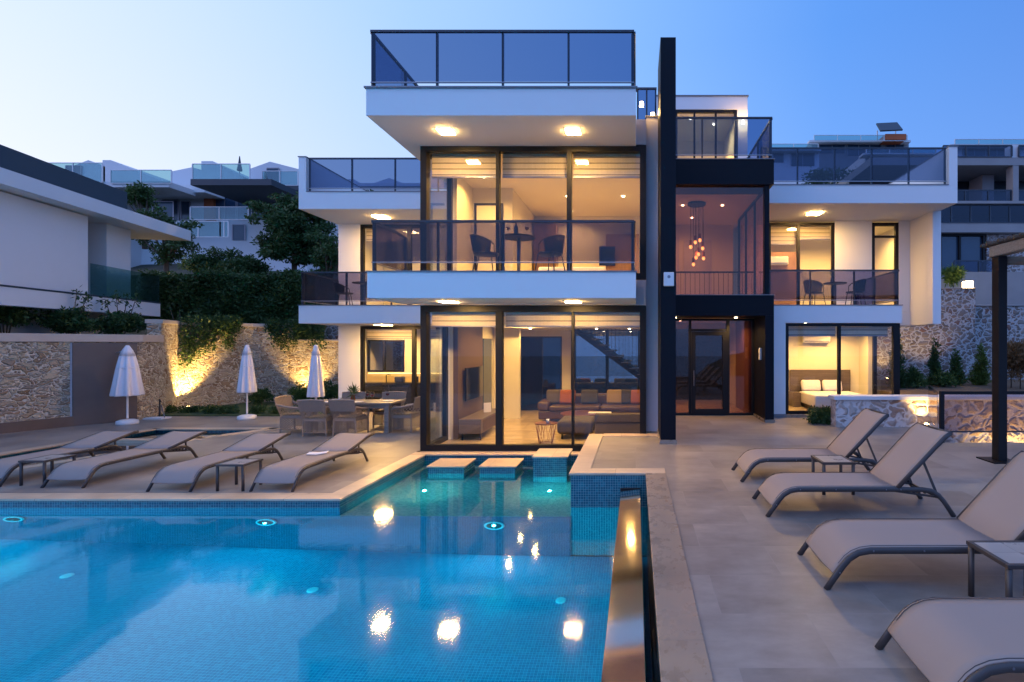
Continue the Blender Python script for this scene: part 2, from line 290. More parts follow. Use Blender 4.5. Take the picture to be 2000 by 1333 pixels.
# ================================================================ mesh helpers
WL = {}   # world location of each object
def place(o, parent=None, world=True):
    COL.objects.link(o)
    if parent is None: WL[o.name] = Vector(o.location); return o
    o.parent = parent; pw = WL[parent.name]
    if world: o.location = -pw; WL[o.name] = Vector((0, 0, 0))
    else: WL[o.name] = pw + o.location
    return o
def tag(o, label=None, cat=None, group=None, kind=None):
    for k, v in (('label', label), ('category', cat), ('group', group), ('kind', kind)):
        if v: o[k] = v
    return o
def thing(name, label, cat, loc=(0, 0, 0), rz=0, group=None):
    o = bpy.data.objects.new(name, None); o.empty_display_size = .2
    o.location = loc; o.rotation_euler = (0, 0, rz); place(o); return tag(o, label, cat, group)
class MB:
    def __init__(s): s.v = []; s.f = []; s.mi = []; s.cur = 0
    def add(s, vs, fs):
        n = len(s.v); s.v += [tuple(map(float, p)) for p in vs]; s.f += [tuple(i + n for i in f) for f in fs]; s.mi += [s.cur] * len(fs); return s
    def box(s, x0, x1, y0, y1, z0, z1):
        x0, x1 = min(x0, x1), max(x0, x1); y0, y1 = min(y0, y1), max(y0, y1); z0, z1 = min(z0, z1), max(z0, z1)
        return s.add([(x0, y0, z0), (x1, y0, z0), (x1, y1, z0), (x0, y1, z0), (x0, y0, z1), (x1, y0, z1), (x1, y1, z1), (x0, y1, z1)],
                     [(0, 3, 2, 1), (4, 5, 6, 7), (0, 1, 5, 4), (1, 2, 6, 5), (2, 3, 7, 6), (3, 0, 4, 7)])
    def bar(s, a, b, w, h, up=(0, 0, 1)):
        a, b = Vector(a), Vector(b); d = (b - a).normalized(); u = Vector(up)
        if abs(d.dot(u)) > .98: u = Vector((1, 0, 0))
        r = d.cross(u).normalized() * (w / 2); t = r.cross(d).normalized() * (h / 2)
        vs = [p + i * r + j * t for p in (a, b) for i, j in ((-1, -1), (1, -1), (1, 1), (-1, 1))]
        return s.add(vs, [(3, 2, 1, 0), (4, 5, 6, 7), (0, 1, 5, 4), (1, 2, 6, 5), (2, 3, 7, 6), (3, 0, 4, 7)])
    def tube(s, pts, r, seg=8, closed=False):
        pts = [Vector(p) for p in pts]; n = len(pts); rs = r if isinstance(r, (list, tuple)) else [r] * n
        base = []; pu = None
        for i, p in enumerate(pts):
            if closed: d = (pts[(i + 1) % n] - pts[i - 1]).normalized()
            else: d = (pts[min(i + 1, n - 1)] - pts[max(i - 1, 0)]).normalized()
            if pu is None: pu = Vector((0, 0, 1)) if abs(d.z) < .9 else Vector((1, 0, 0))
            u = (pu - d * pu.dot(d)).normalized(); pu = u; w = d.cross(u)
            base += [p + (u * math.cos(2 * math.pi * k / seg) + w * math.sin(2 * math.pi * k / seg)) * rs[i] for k in range(seg)]
        fs = []
        for i in range(n if closed else n - 1):
            for k in range(seg):
                a = i * seg + k; b = i * seg + (k + 1) % seg; c = ((i + 1) % n) * seg
                fs.append((a, b, c + (k + 1) % seg, c + k))
        if not closed: fs += [tuple(range(seg))[::-1], tuple((n - 1) * seg + k for k in range(seg))]
        return s.add(base, fs)
    def lathe(s, prof, seg=20, c=(0, 0, 0), wav=0, nw=8):
        vs = []; fs = []; n = len(prof)
        for i, (r, z) in enumerate(prof):
            for k in range(seg):
                a = 2 * math.pi * k / seg; rr = r * (1 + wav * math.cos(nw * a)) if wav else r
                vs.append((c[0] + rr * math.cos(a), c[1] + rr * math.sin(a), c[2] + z))
        for i in range(n - 1):
            for k in range(seg): fs.append((i * seg + k, i * seg + (k + 1) % seg, (i + 1) * seg + (k + 1) % seg, (i + 1) * seg + k))
        fs += [tuple(range(seg))[::-1], tuple((n - 1) * seg + k for k in range(seg))]
        return s.add(vs, fs)
    def prism(s, poly, z0, z1):
        a = sum(poly[i][0] * poly[(i + 1) % len(poly)][1] - poly[(i + 1) % len(poly)][0] * poly[i][1] for i in range(len(poly)))
        if a < 0: poly = poly[::-1]
        n = len(poly); vs = [(x, y, z0) for x, y in poly] + [(x, y, z1) for x, y in poly]
        return s.add(vs, [tuple(range(n))[::-1], tuple(range(n, 2 * n))] + [(i, (i + 1) % n, n + (i + 1) % n, n + i) for i in range(n)])
    def prismx(s, poly, x0, x1):   # poly in (y, z)
        a = sum(poly[i][0] * poly[(i + 1) % len(poly)][1] - poly[(i + 1) % len(poly)][0] * poly[i][1] for i in range(len(poly)))
        if a < 0: poly = poly[::-1]
        n = len(poly); vs = [(x0, y, z) for y, z in poly] + [(x1, y, z) for y, z in poly]
        return s.add(vs, [tuple(range(n))[::-1], tuple(range(n, 2 * n))] + [(i, (i + 1) % n, n + (i + 1) % n, n + i) for i in range(n)])
    def prismy(s, poly, y0, y1):   # poly in (x, z)
        n = len(poly); a = sum(poly[i][0] * poly[(i + 1) % n][1] - poly[(i + 1) % n][0] * poly[i][1] for i in range(n))
        if a > 0: poly = poly[::-1]
        vs = [(x, y0, z) for x, z in poly] + [(x, y1, z) for x, z in poly]
        return s.add(vs, [tuple(range(n))[::-1], tuple(range(n, 2 * n))] + [(i, (i + 1) % n, n + (i + 1) % n, n + i) for i in range(n)])
    def build(s, name, mat, parent=None, world=True, bevel=0, smooth=False, loc=(0, 0, 0), rz=0, seg=2, sub=0):
        me = bpy.data.meshes.new(name); me.from_pydata(s.v, [], s.f); me.update()
        mats = mat if isinstance(mat, (list, tuple)) else [mat]
        for q in mats: me.materials.append(q)
        if len(mats) > 1: me.polygons.foreach_set('material_index', s.mi)
        if smooth: me.polygons.foreach_set('use_smooth', [True] * len(me.polygons))
        o = bpy.data.objects.new(name, me); o.location = loc; o.rotation_euler = (0, 0, rz)
        place(o, parent, world and parent is not None)
        if bevel:
            b = o.modifiers.new('bevel', 'BEVEL'); b.width = bevel; b.segments = seg; b.limit_method = 'ANGLE'; b.angle_limit = R(35)
        if sub:
            b = o.modifiers.new('subdivision', 'SUBSURF'); b.levels = sub; b.render_levels = sub
        return o
def soft(mb, name, mat, parent, r=.03, **k):
    return mb.build(name, mat, parent, bevel=r, smooth=True, seg=4, **k)
def struct(name, mb, mat, **k): return tag(mb.build(name, mat, None, **k), kind='structure')
def kids(o): return [c for c in bpy.data.objects if c.parent == o]
def copy_thing(o, loc, rz=None, label=None):
    def rec(src, par):
        c = src.copy(); COL.objects.link(c)
        if par: c.parent = par
        for k in kids(src): rec(k, c)
        return c
    r = rec(o, None); r.location = loc
    if rz is not None: r.rotation_euler = (0, 0, rz)
    if label: r['label'] = label
    WL[r.name] = Vector(loc); return r
def lamp(kind, loc, energy, col=WARM, size=.1, name='lamp_light', rot=None, spot=None, blend=.5):
    d = bpy.data.lights.new(name, kind); d.energy = energy; d.color = col
    if kind == 'AREA': d.size = size
    else: d.shadow_soft_size = size
    if kind == 'SPOT' and spot: d.spot_size = R(spot); d.spot_blend = blend
    o = bpy.data.objects.new(name, d); COL.objects.link(o); o.location = loc
    if rot: o.rotation_euler = rot
    return o
rng = np.random.default_rng(5)
def leaves(lumps, n, size, flat=.0, up=.3, strap=1.0, tip=None):
    """n leaf faces spread through ellipsoid lumps [(cx,cy,cz,rx,ry,rz)]; denser towards each lump's shell"""
    L = np.array(lumps, float); vol = L[:, 3] * L[:, 4] * L[:, 5]; idx = rng.choice(len(L), n, p=vol / vol.sum())
    d = rng.normal(size=(n, 3)); d /= np.linalg.norm(d, axis=1)[:, None]
    r = rng.random(n) ** .45 * (1 + .18 * rng.normal(size=n))
    p = L[idx, :3] + d * r[:, None] * L[idx, 3:6]
    return leaf_quads(p, d, size, up, strap)
def leaf_quads(p, d, size, up=.3, strap=1.0):
    n = len(p)
    a = rng.normal(size=(n, 3)) + d * .6; a[:, 2] += up * rng.random(n); a /= np.linalg.norm(a, axis=1)[:, None]
    b = np.cross(a, rng.normal(size=(n, 3))); b /= np.linalg.norm(b, axis=1)[:, None]
    s = size * (.55 + .9 * rng.random(n))[:, None]; w = s * .42 / strap
    v = np.stack([p, p + a * s * .5 + b * w * .5, p + a * s, p + a * s * .5 - b * w * .5], 1).reshape(-1, 3)
    f = np.arange(4 * n).reshape(n, 4)
    return v, f
def leafmesh(name, vf, mat, parent=None, world=True, loc=(0, 0, 0)):
    v, f = vf; me = bpy.data.meshes.new(name); n = len(f)
    me.vertices.add(len(v)); me.vertices.foreach_set('co', v.astype(np.float32).ravel())
    me.loops.add(4 * n); me.loops.foreach_set('vertex_index', f.ravel().astype(np.int32))
    me.polygons.add(n); me.polygons.foreach_set('loop_start', np.arange(0, 4 * n, 4, dtype=np.int32))
    me.polygons.foreach_set('loop_total', np.full(n, 4, dtype=np.int32)); me.update(calc_edges=True); me.validate()
    me.materials.append(mat); o = bpy.data.objects.new(name, me); o.location = loc; place(o, parent, world and parent is not None); return o
# ================================================================ ground, terrain, sea
def hz(x, y):
    z = -2.6
    if y > 21.5: z = 2.2 + (y - 20) * .27 + max(0, min(1, (x - 6) / 8)) * 1.3
    if y < -6: z = -2.6 - (-6 - y) * .42
    if x < -17 and 6 < y <= 20: z = max(z, 1.9)
    z += .35 * math.sin(x * .31 + y * .17) + .25 * math.sin(y * .43 - x * .12) if abs(y) > 24 else 0
    if y > 90: z += (y - 90) * -.05
    return z
xs = [-400, -200, -120, -80, -60] + list(range(-50, 52, 3)) + [60, 80, 120, 200, 400]
ys = [-240, -150, -90, -60, -40, -25, -14, -6, 0, 6.5, 8, 12, 16.8, 20.6, 21.7] + list(range(23, 75, 4)) + [80, 95, 120, 170, 300, 600]
mb = MB(); vs = [(x, y, hz(x, y)) for y in ys for x in xs]; nx = len(xs)
mb.add(vs, [(j * nx + i, j * nx + i + 1, (j + 1) * nx + i + 1, (j + 1) * nx + i) for j in range(len(ys) - 1) for i in range(nx - 1)])
struct('ground', mb, m['hill'], smooth=True)
mb = MB(); mb.add([(-4000, -4000, -95), (4000, -4000, -95), (4000, 600, -95), (-4000, 600, -95)], [(0, 1, 2, 3)]); struct('sea', mb, m['sea'])
# headland across the bay (behind the camera, seen mirrored in the panes)
mb = MB(); N_ = 40; prof = []
for i in range(N_ + 1):
    x = -420 + 840 * i / N_; t = i / N_
    h = -95 + 12 * t + 78 * math.exp(-((x - 150) / 170) ** 2) + 6 * math.sin(i * 1.3) + 4 * math.sin(i * 2.9)
    prof.append((x, max(h, -94)))
vs = []
for k, (dy, s) in enumerate(((0, 0), (-60, .75), (-130, 1), (-260, 0))):
    vs += [(x, -420 + dy, -96 + (h + 96) * s) for x, h in prof]
mb.add(vs, [(k * (N_ + 1) + i, k * (N_ + 1) + i + 1, (k + 1) * (N_ + 1) + i + 1, (k + 1) * (N_ + 1) + i) for k in range(3) for i in range(N_)])
struct('hills', mb, m['hill'], smooth=True)
# ---- terraces
mb = MB()
for poly in ([(-40, 7.7), (-4.57, 7.7), (-4.57, 9), (-40, 9)],
             [(-11.2, 9), (-4.57, 9), (-4.57, 13.6), (-9.6, 13.6), (-10.4, 12.2), (-10.7, 10.5)],
             [(-40, 9), (-13.1, 9), (-12.75, 13.6), (-40, 13.6)],
             [(-16.2, 13.6), (-4.57, 13.6), (-4.57, 15.9), (-16.2, 15.9)], [(-9.9, 15.9), (-4.57, 15.9), (-4.57, 16.9), (-9.9, 16.9)]):
    mb.prism(poly, -.35, 0)
struct('left_terrace', mb, m['deck'])
mb = MB()
mb.prism([(.435, -3), (16, -3), (16, 9.84), (5.9, 9.84), (6.74, 11.67), (4.56, 11.67), (4.56, 13.75), (.435, 13.75)], -.1, .352)
mb.prism([(-.68, 7.74), (.435, 7.74), (.435, 10.7), (-.68, 10.7)], -.1, .352)
struct('right_terrace', mb, m['deck'])
mb = MB(); mb.box(5.0, 16, 8.4, 11.67, -1.3, -1.2); struct('sunken_path', mb, m['concrete'])
mb = MB(); mb.box(6.95, 16, 11.985, 19.1, -1.0, .92); struct('garden_bed', mb, m['soil'])
mb = MB(); mb.prism([(-15.6, 15.9), (-9.9, 15.9), (-9.9, 16.9), (-6, 20.2), (-11.6, 20.2), (-14.6, 19.5), (-15.6, 17.4)], -.4, .03); struct('lawn', mb, m['grass'])
# ---- coping
def coping(name, strips, z, mat, th=.035):
    mb = MB()
    for x0, x1, y0, y1 in strips: mb.box(x0, x1, y0, y1, z - th, z)
    return struct(name, mb, mat, bevel=.006, seg=2)
coping('left_pool_coping', [(-40, -4.278, 7.405, 7.70), (-4.57, -4.278, 7.70, 10.39)], .006, m['trav'])
coping('facade_coping', [(-4.57, -.97, 10.39, 10.60)], .010, m['trav'])
coping('right_pool_coping', [(-.975, .435, 7.445, 7.74), (-.975, -.68, 7.74, 10.7), (-.68, .48, 10.45, 10.75)], .37, m['trav'])
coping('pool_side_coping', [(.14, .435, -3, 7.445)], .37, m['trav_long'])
# ---- main pool
mb = MB(); mb.box(-14, .16, -3, 7.43, -2.1, -1.9); struct('pool_floor', mb, m['mxy'])
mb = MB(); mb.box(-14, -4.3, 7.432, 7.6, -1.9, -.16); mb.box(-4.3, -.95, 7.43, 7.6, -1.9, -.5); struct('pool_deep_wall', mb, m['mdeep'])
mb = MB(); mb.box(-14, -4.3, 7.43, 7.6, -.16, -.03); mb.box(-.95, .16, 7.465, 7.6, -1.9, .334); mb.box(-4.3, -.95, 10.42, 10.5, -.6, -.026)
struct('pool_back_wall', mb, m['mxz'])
mb = MB(); mb.box(-4.45, -4.3, 7.6, 10.42, -.6, -.03); mb.box(-.95, -.8, 7.6, 10.42, -.6, .334); mb.box(.16, .3, -3, 7.465, -1.9, .334); mb.box(-14.2, -14, -3, 7.43, -1.9, 0)
struct('pool_side_wall', mb, m['myz'])
mb = MB(); mb.box(-4.3, -.95, 7.6, 10.42, -.62, -.504); mb.box(-4.3, -.95, 7.431, 7.6, -.5, -.498); struct('pool_shelf', mb, m['mshelf'])
mb = MB(); mb.add([(-14, -3, -.135), (.16, -3, -.135), (.16, 7.465, -.135), (-.95, 7.465, -.135), (-.95, 10.42, -.135), (-4.3, 10.42, -.135), (-4.3, 7.43, -.135), (-14, 7.43, -.135)], [(0, 1, 2, 3, 4, 5, 6, 7)])
struct('pool_water', mb, m['water'])
t = thing('overflow_channel', 'long polished steel cover running along the right side of the pool', 'pool edge', (-.08, 3, -.135))
mb = MB(); mb.box(-.19, .035, -3, 7.20, -1.9, .148); mb.build('tiled_wall', m['myz'], t)
mb = MB(); mb.prismy([(-.215, .15), (.06, .15), (.06, .190), (-.215, .172)], -3, 7.27); mb.build('steel_cover', m['steel'], t, bevel=.004)
mb = MB(); mb.box(-.222, .067, 7.272, 7.30, .06, .195); mb.build('end_cap', m['frame'], t)
# stepping blocks
for k, (x0, x1, y0, y1, zt, lb) in enumerate(((-3.82, -3.16, 9.40, 10.04, .005, 'low travertine topped stepping block, left one in the shallow channel'),
        (-2.87, -2.22, 9.40, 10.04, .005, 'low travertine topped stepping block in the middle of the shallow channel'),
        (-1.84, -1.24, 9.17, 9.85, .235, 'tall travertine topped stepping block beside the raised right terrace'))):
    t = thing('stepping_block', lb, 'stepping stone', ((x0 + x1) / 2, (y0 + y1) / 2, -.5), group='stepping blocks in the pool channel')
    mb = MB(); mb.box(x0, x1, y0, y1, -.497, zt - .03); mb.build('mosaic_base', m['mxz'], t)
    mb = MB(); mb.box(x0 - .022, x1 + .022, y0 - .022, y1 + .022, zt - .029, zt); mb.build('stone_top', m['trav'], t, bevel=.006)
# underwater lamps
for k, (x, z, lb) in enumerate(((-9.0, -.78, 'round underwater pool lamp at the far left of the pool wall'), (-5.35, -.8, 'round underwater pool lamp left of the pool corner'), (-2.05, -.85, 'round underwater pool lamp below the shallow shelf'))):
    t = thing('pool_lamp', lb, 'pool lamp', (x, 7.42, z), group='underwater pool lamps')
    MB().tube([(.13 * math.cos(a * math.pi / 12), -.012, .13 * math.sin(a * math.pi / 12)) for a in range(24)], .02, 6, True).build('rim', m['whitep'], t, world=False)
    MB().tube([(0, .0, 0), (0, -.02, 0)], .11, 20).build('lens', m['poolring'], t, world=False)
for x, y, ax, lb in ((-12.0, -2.98, 1, 'near left'), (-8.0, -2.98, 1, 'near middle left'), (-5.0, -2.98, 1, 'near middle'), (-1.6, -2.98, 1, 'near right'), (-13.98, 1.0, 0, 'left side front'), (-13.98, 4.8, 0, 'left side back')):  # unseen lights added in the near and left walls to brighten the pool
    lamp('SPOT', (x + (.06 if not ax else 0), y + (.06 if ax else 0), -.9), 1900, (.03, .74, 1), .12, 'underwater_light', rot=(R(80), 0, 0) if ax else (R(80), 0, R(-90)), spot=150, blend=.6)
for k, x in enumerate((-9.0, -5.35, -2.05)): lamp('SPOT', (x, 7.38, -.82), 60, (.06, .75, 1), .02, 'underwater_light', rot=(R(-65), 0, 0), spot=165, blend=.5)
for x, y, e in ((-3.55, 8.6, 34), (-1.45, 8.6, 26)): lamp('POINT', (x, y, -.42), e, (.75, 1, .85), .02, 'underwater_light')
for x, y, lb in ((-7.2, 6.48, 'small white floor inlet at the left of the pool floor'), (-4.04, 6.4, 'small white floor inlet in the middle of the pool floor'), (-.93, 6.34, 'small white floor inlet near the right edge of the pool floor')):
    tag(MB().lathe([(.0, -.0), (.065, 0), (.065, .012), (.05, .018), (0, .018)], 20).build('floor_inlet', m['whitep'], loc=(x, y, -1.899)), lb, 'pool inlet', 'inlets on the pool floor')
# ---- small pool on the left
SP = [(-13.1, 9.0), (-12.75, 13.6), (-9.6, 13.6), (-10.4, 12.2), (-10.7, 10.5), (-11.2, 9.0)]
mb = MB(); mb.prism(SP, -.75, -.62); struct('small_pool_floor', mb, m['mxy'])
mb = MB()
for a, b in zip(SP, SP[1:] + SP[:1]): mb.bar((a[0], a[1], -.33), (b[0], b[1], -.33), .05, .60)
struct('small_pool_wall', mb, m['myz'])
mb = MB()
for a, b in zip(SP, SP[1:] + SP[:1]):
    A, B = Vector((*a, -.008)), Vector((*b, -.008)); d = (B - A).normalized() * .08; mb.bar(A - d, B + d, .26, .035)
struct('small_pool_coping', mb, m['trav'], bevel=.006)
mb = MB(); mb.box(-12.4, -10.5, 12.05, 12.3, -.62, -.02); struct('small_pool_divider', mb, m['trav'])
mb = MB(); mb.add([(x, y, -.085) for x, y in SP[::-1]], [tuple(range(6))]); struct('small_pool_water', mb, m['water2'])
lamp('POINT', (-11.2, 13.1, -.3), 2.0, (1, .62, .25), .1, 'underwater_light')
# ================================================================ villa
V = thing('villa', 'modern white three storey villa with glass facade, balconies and black fin', 'house', (0, 13, 0))
def part(name, mat, mb, parent=None, **k): return mb.build(name, mat, parent or V, **k)
def bx(name, mat, *a, parent=None, **k): return part(name, mat, MB().box(*a), parent, **k)
def window(axis, c, a0, a1, z0, z1, splits=(), fw=.09, dp=.12, gl='glass', name='window', trans=(), fm='frame', gname='pane'):
    """frame in the plane axis='y' (facing the camera) or 'x'; c is the plane, a0..a1 the span"""
    mb = MB(); e = []
    def b(p, q, r, s):
        if axis == 'y': mb.box(p, q, c, c + dp, r, s)
        else: mb.box(c, c + dp, p, q, r, s)
    b(a0, a0 + fw, z0, z1); b(a1 - fw, a1, z0, z1); b(a0 + fw, a1 - fw, z0, z0 + fw); b(a0 + fw, a1 - fw, z1 - fw, z1)
    prev = a0 + fw; cells = []
    for s in list(splits) + [None]:
        if s is None: cells.append((prev, a1 - fw))
        else:
            sw = s[1] if isinstance(s, tuple) else fw * .7; sc = s[0] if isinstance(s, tuple) else s
            b(sc - sw / 2, sc + sw / 2, z0 + fw, z1 - fw); cells.append((prev, sc - sw / 2)); prev = sc + sw / 2
    f = part(name, m[fm], mb)
    for p, q in cells:
        g = MB()
        if axis == 'y': g.box(p, q, c + dp * .45, c + dp * .45 + .012, z0 + fw, z1 - fw)
        else: g.box(c + dp * .45, c + dp * .45 + .012, p, q, z0 + fw, z1 - fw)
        part(gname, m[gl], g, f)
    return f
def railing(A, B, z0, z1, n, gl='smoke', post='rail', ext=True, parent=None, gap=.10, w=.035, top=.05):
    A, B = Vector((*A, 0)), Vector((*B, 0)); d = (B - A); L = d.length; d.normalize(); nrm = Vector((-d.y, d.x, 0))
    mb = MB(); Z = Vector((0, 0, 1))
    mb.bar(A + Z * (z1 - .02), B + Z * (z1 - .02), top, .04); r = part('railing', m[post], mb, parent)
    mb = MB(); mb.bar(A + Z * (z0 + gap), B + Z * (z0 + gap), .025, .022); part('bottom_rail', m['rail2'], mb, r)
    for i in range(n + 1):
        p = A + d * (L * i / n) + d * (w * (.6 if i == 0 else -.6 if i == n else 0)) + nrm * .03
        part('post', m[post], MB().bar(p + Z * z0, p + Z * (z1 - .04), .05, w, up=d), r)
    for i in range(n):
        a = A + d * (L * i / n + .012) - nrm * .005; b = A + d * (L * (i + 1) / n - .012) - nrm * .005
        part('glass_panel', m[gl], MB().bar(a + Z * ((z0 + gap + z1) / 2 - .01), b + Z * ((z0 + gap + z1) / 2 - .01), .010, z1 - z0 - gap - .06), r)
    return r
G0, G1, G2 = 0.0, 3.55, 6.91
# --- main volume: slabs
bx('roof_slab', m['white'], -4.89, 0.0, 9.28, 18.5, 6.39, 6.88); bx('flashing', m['cap'], -4.92, .03, 9.25, 9.42, 6.882, 6.912); bx('flashing', m['cap'], -4.92, -4.79, 9.42, 18, 6.882, 6.912)
bx('balcony_slab', m['white'], -4.87, 0.0, 9.28, 10.695, 3.08, 3.55); bx('flashing', m['cap'], -4.89, .02, 9.26, 9.44, 3.552, 3.575)
bx('floor_slab', m['ceil'], -4.5, .5, 10.9, 17.3, 3.06, 3.54); bx('floor_slab', m['floorin'], -4.4, .5, 10.9, 17.3, 3.541, 3.552)
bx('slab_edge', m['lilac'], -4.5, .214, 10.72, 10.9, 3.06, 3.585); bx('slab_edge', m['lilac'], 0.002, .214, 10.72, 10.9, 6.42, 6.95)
bx('ground_floor', m['floorin'], -4.5, .48, 10.7, 17.3, -.2, .002)
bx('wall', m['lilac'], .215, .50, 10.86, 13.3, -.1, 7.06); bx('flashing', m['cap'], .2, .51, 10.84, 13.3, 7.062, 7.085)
bx('wall', m['white'], -4.5, -4.36, 12.0, 17.3, .0, 3.06); bx('wall', m['white'], -4.5, -4.36, 12.3, 17.3, 3.56, 6.39)
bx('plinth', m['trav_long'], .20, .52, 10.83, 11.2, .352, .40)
# front windows
window('y', 10.72, -4.515, .214, .0, 3.05, ((-2.87, .14), (-1.325, .05)), fw=.13, dp=.14)
window('y', 10.72, -4.515, .214, 3.60, 6.41, ((-2.90, .07), (-1.40, .10)), fw=.13, dp=.14)
window('x', -4.51, 10.87, 12.0, .0, 3.05, (), fw=.10, dp=.11, gl='side_glass'); window('x', -4.51, 10.87, 12.3, 3.60, 6.41, (), fw=.10, dp=.11, gl='side_glass')
# balustrades on the main volume
railing((-4.83, 9.33), (-.03, 9.33), 6.912, 7.96, 4); railing((-4.83, 14.6), (-4.83, 9.36), 6.912, 7.96, 4); railing((-.03, 9.36), (-.03, 12.5), 6.912, 7.96, 2)
railing((-4.81, 9.33), (-.03, 9.33), 3.575, 4.50, 4, gl='smoke2', gap=.16); railing((-4.81, 10.66), (-4.81, 9.36), 3.575, 4.50, 1, gl='smoke2', gap=.16); railing((-.03, 9.36), (-.03, 10.66), 3.575, 4.50, 1, gl='smoke2', gap=.16)
bx('roof_parapet', m['white'], -3.3, 0.4, 13.9, 14.1, 6.88, 7.42)
railing((.02, 11.6), (.47, 11.6), 7.09, 8.05, 2)
# --- living room
bx('inner_wall', m['slat'], -4.3, -4.19, 12.05, 14.0, .003, 3.05); bx('inner_wall', m['inwall'], -4.359, -4.30, 12.0, 17.3, .003, 3.05)
bx('inner_wall', m['inwall'], -4.29, -3.5, 15.4, 15.55, .003, 3.05); bx('inner_wall', m['duskwin'], -4.285, -4.25, 14.3, 15.1, .1, 2.4)
mb = MB(); mb.box(-4.3, -4.17, 17.3, 17.45, 0, 3.05); mb.box(-2.5, -2.2, 17.3, 17.45, 0, 3.05); mb.box(-4.17, -2.5, 17.3, 17.45, 2.5, 3.05); mb.box(-2.2, 3.2, 17.3, 17.45, 2.75, 3.05)
part('inner_wall', m['inwall'], mb)
window('y', 17.32, -4.17, -2.5, .0, 2.5, (), fw=.05, dp=.06, gl='night'); window('y', 17.32, -2.2, 1.4, .0, 2.75, ((-1.0, .05), (.1, .05)), fw=.05, dp=.06, gl='side_glass')
bx('ceiling_drop', m['ceil'], -4.2, .48, 15.0, 17.3, 2.72, 3.05); bx('ceiling_drop', m['ceil'], -4.2, .48, 12.0, 12.5, 2.90, 3.05)
# --- upper bedroom
bx('inner_wall', m['inwall'], -4.359, -4.30, 12.3, 13.5, 3.56, 6.39); bx('inner_wall', m['inwall'], -4.30, -3.25, 13.5, 13.62, 3.56, 6.38)
bx('inner_wall', m['inwall'], -3.37, -3.25, 13.62, 16.5, 3.56, 6.38); bx('inner_wall', m['inwall'], -3.25, .5, 16.5, 16.62, 3.56, 6.38)
bx('inner_door', m['frame'], -4.25, -3.5, 13.46, 13.50, 3.56, 5.95); bx('inner_door', m['inwall'], -4.18, -3.57, 13.44, 13.458, 3.56, 5.88)
bx('wardrobe', m['cab'], -3.2, -2.5, 16.0, 16.49, 3.56, 6.0); bx('wardrobe', m['cab'], -.95, .1, 16.1, 16.49, 3.56, 5.7)
bx('bedroom_ceiling', m['ceil'], -4.35, .21, 10.9, 16.5, 6.35, 6.386)
# blinds
def blind(x0, x1, y, z1, h, parent=None):
    mb = MB(); mb.box(x0, x1, y, y + .02, z1 - h, z1); o = part('blind', m['blind'], mb)
    part('blind_bar', m['rail2'], MB().box(x0, x1, y - .01, y + .03, z1 - h - .03, z1 - h), o)
for a, b in ((-4.36, -2.95), (-2.78, -1.36), (-1.30, .10)): blind(a, b, 10.95, 3.0, .36)
for a, b in ((-4.36, -2.95), (-2.85, -1.46), (-1.34, .10)): blind(a, b, 10.95, 6.33, .50)
# --- black fin, portal, glazed stair hall
bx('fin', m['black'], .466, .757, 9.70, 10.855, .43, 8.06, bevel=.004); bx('plinth', m['trav_long'], .445, .775, 9.68, 10.85, .352, .43)
mb = MB(); mb.box(.51, 3.33, 12.35, 13.5, 2.93, 3.42); part('portal', m['black'], mb)
mb = MB(); mb.box(3.12, 3.33, 12.35, 13.5, .42, 2.928); part('portal', m['black'], mb); bx('plinth', m['trav_long'], 3.10, 3.35, 12.33, 13.5, .352, .42)
bx('flashing', m['cap'], .51, 3.35, 12.33, 12.5, 3.421, 3.44)
mb = MB(); mb.box(.51, 3.33, 12.35, 13.2, 6.10, 6.70); part('hall_cornice', m['black'], mb); bx('flashing', m['cap'], .51, 3.35, 12.33, 12.5, 6.701, 6.72)
bx('hall_post', m['black'], 3.12, 3.24, 12.42, 12.56, 3.441, 6.099); bx('hall_post', m['black'], .51, .60, 12.42, 12.56, 3.441, 6.099)
bx('hall_glass', m['hallglass'], .60, 3.12, 12.48, 12.492, 3.441, 6.099)
window('x', 3.15, 12.57, 15.8, 3.45, 6.08, ((13.7, .04), (14.8, .04)), fw=.05, dp=.06, gl='hallglass')
bx('hall_floor', m['floorin'], .51, 3.33, 13.21, 17.3, 3.2, 3.44); bx('hall_ceiling', m['ceil'], .51, 3.33, 13.2, 17.3, 6.10, 6.58)
mb = MB(); mb.box(.51, .60, 12.9, 17.3, 3.45, 6.1); mb.box(.6, 3.15, 16.6, 16.75, 3.45, 6.1); part('inner_wall', m['inwall'], mb)
bx('inner_door', m['lilac'], 1.55, 2.45, 16.56, 16.598, 3.45, 5.6); bx('inner_door', m['lilac'], .75, 1.4, 16.56, 16.598, 3.45, 5.7)
mb = MB(); mb.box(.65, 3.1, 13.5, 13.54, 4.12, 4.16)
for i in range(20): mb.box(.68 + i * .125, .69 + i * .125, 13.51, 13.52, 3.45, 4.12)
part('stair_balustrade', m['frame'], mb)
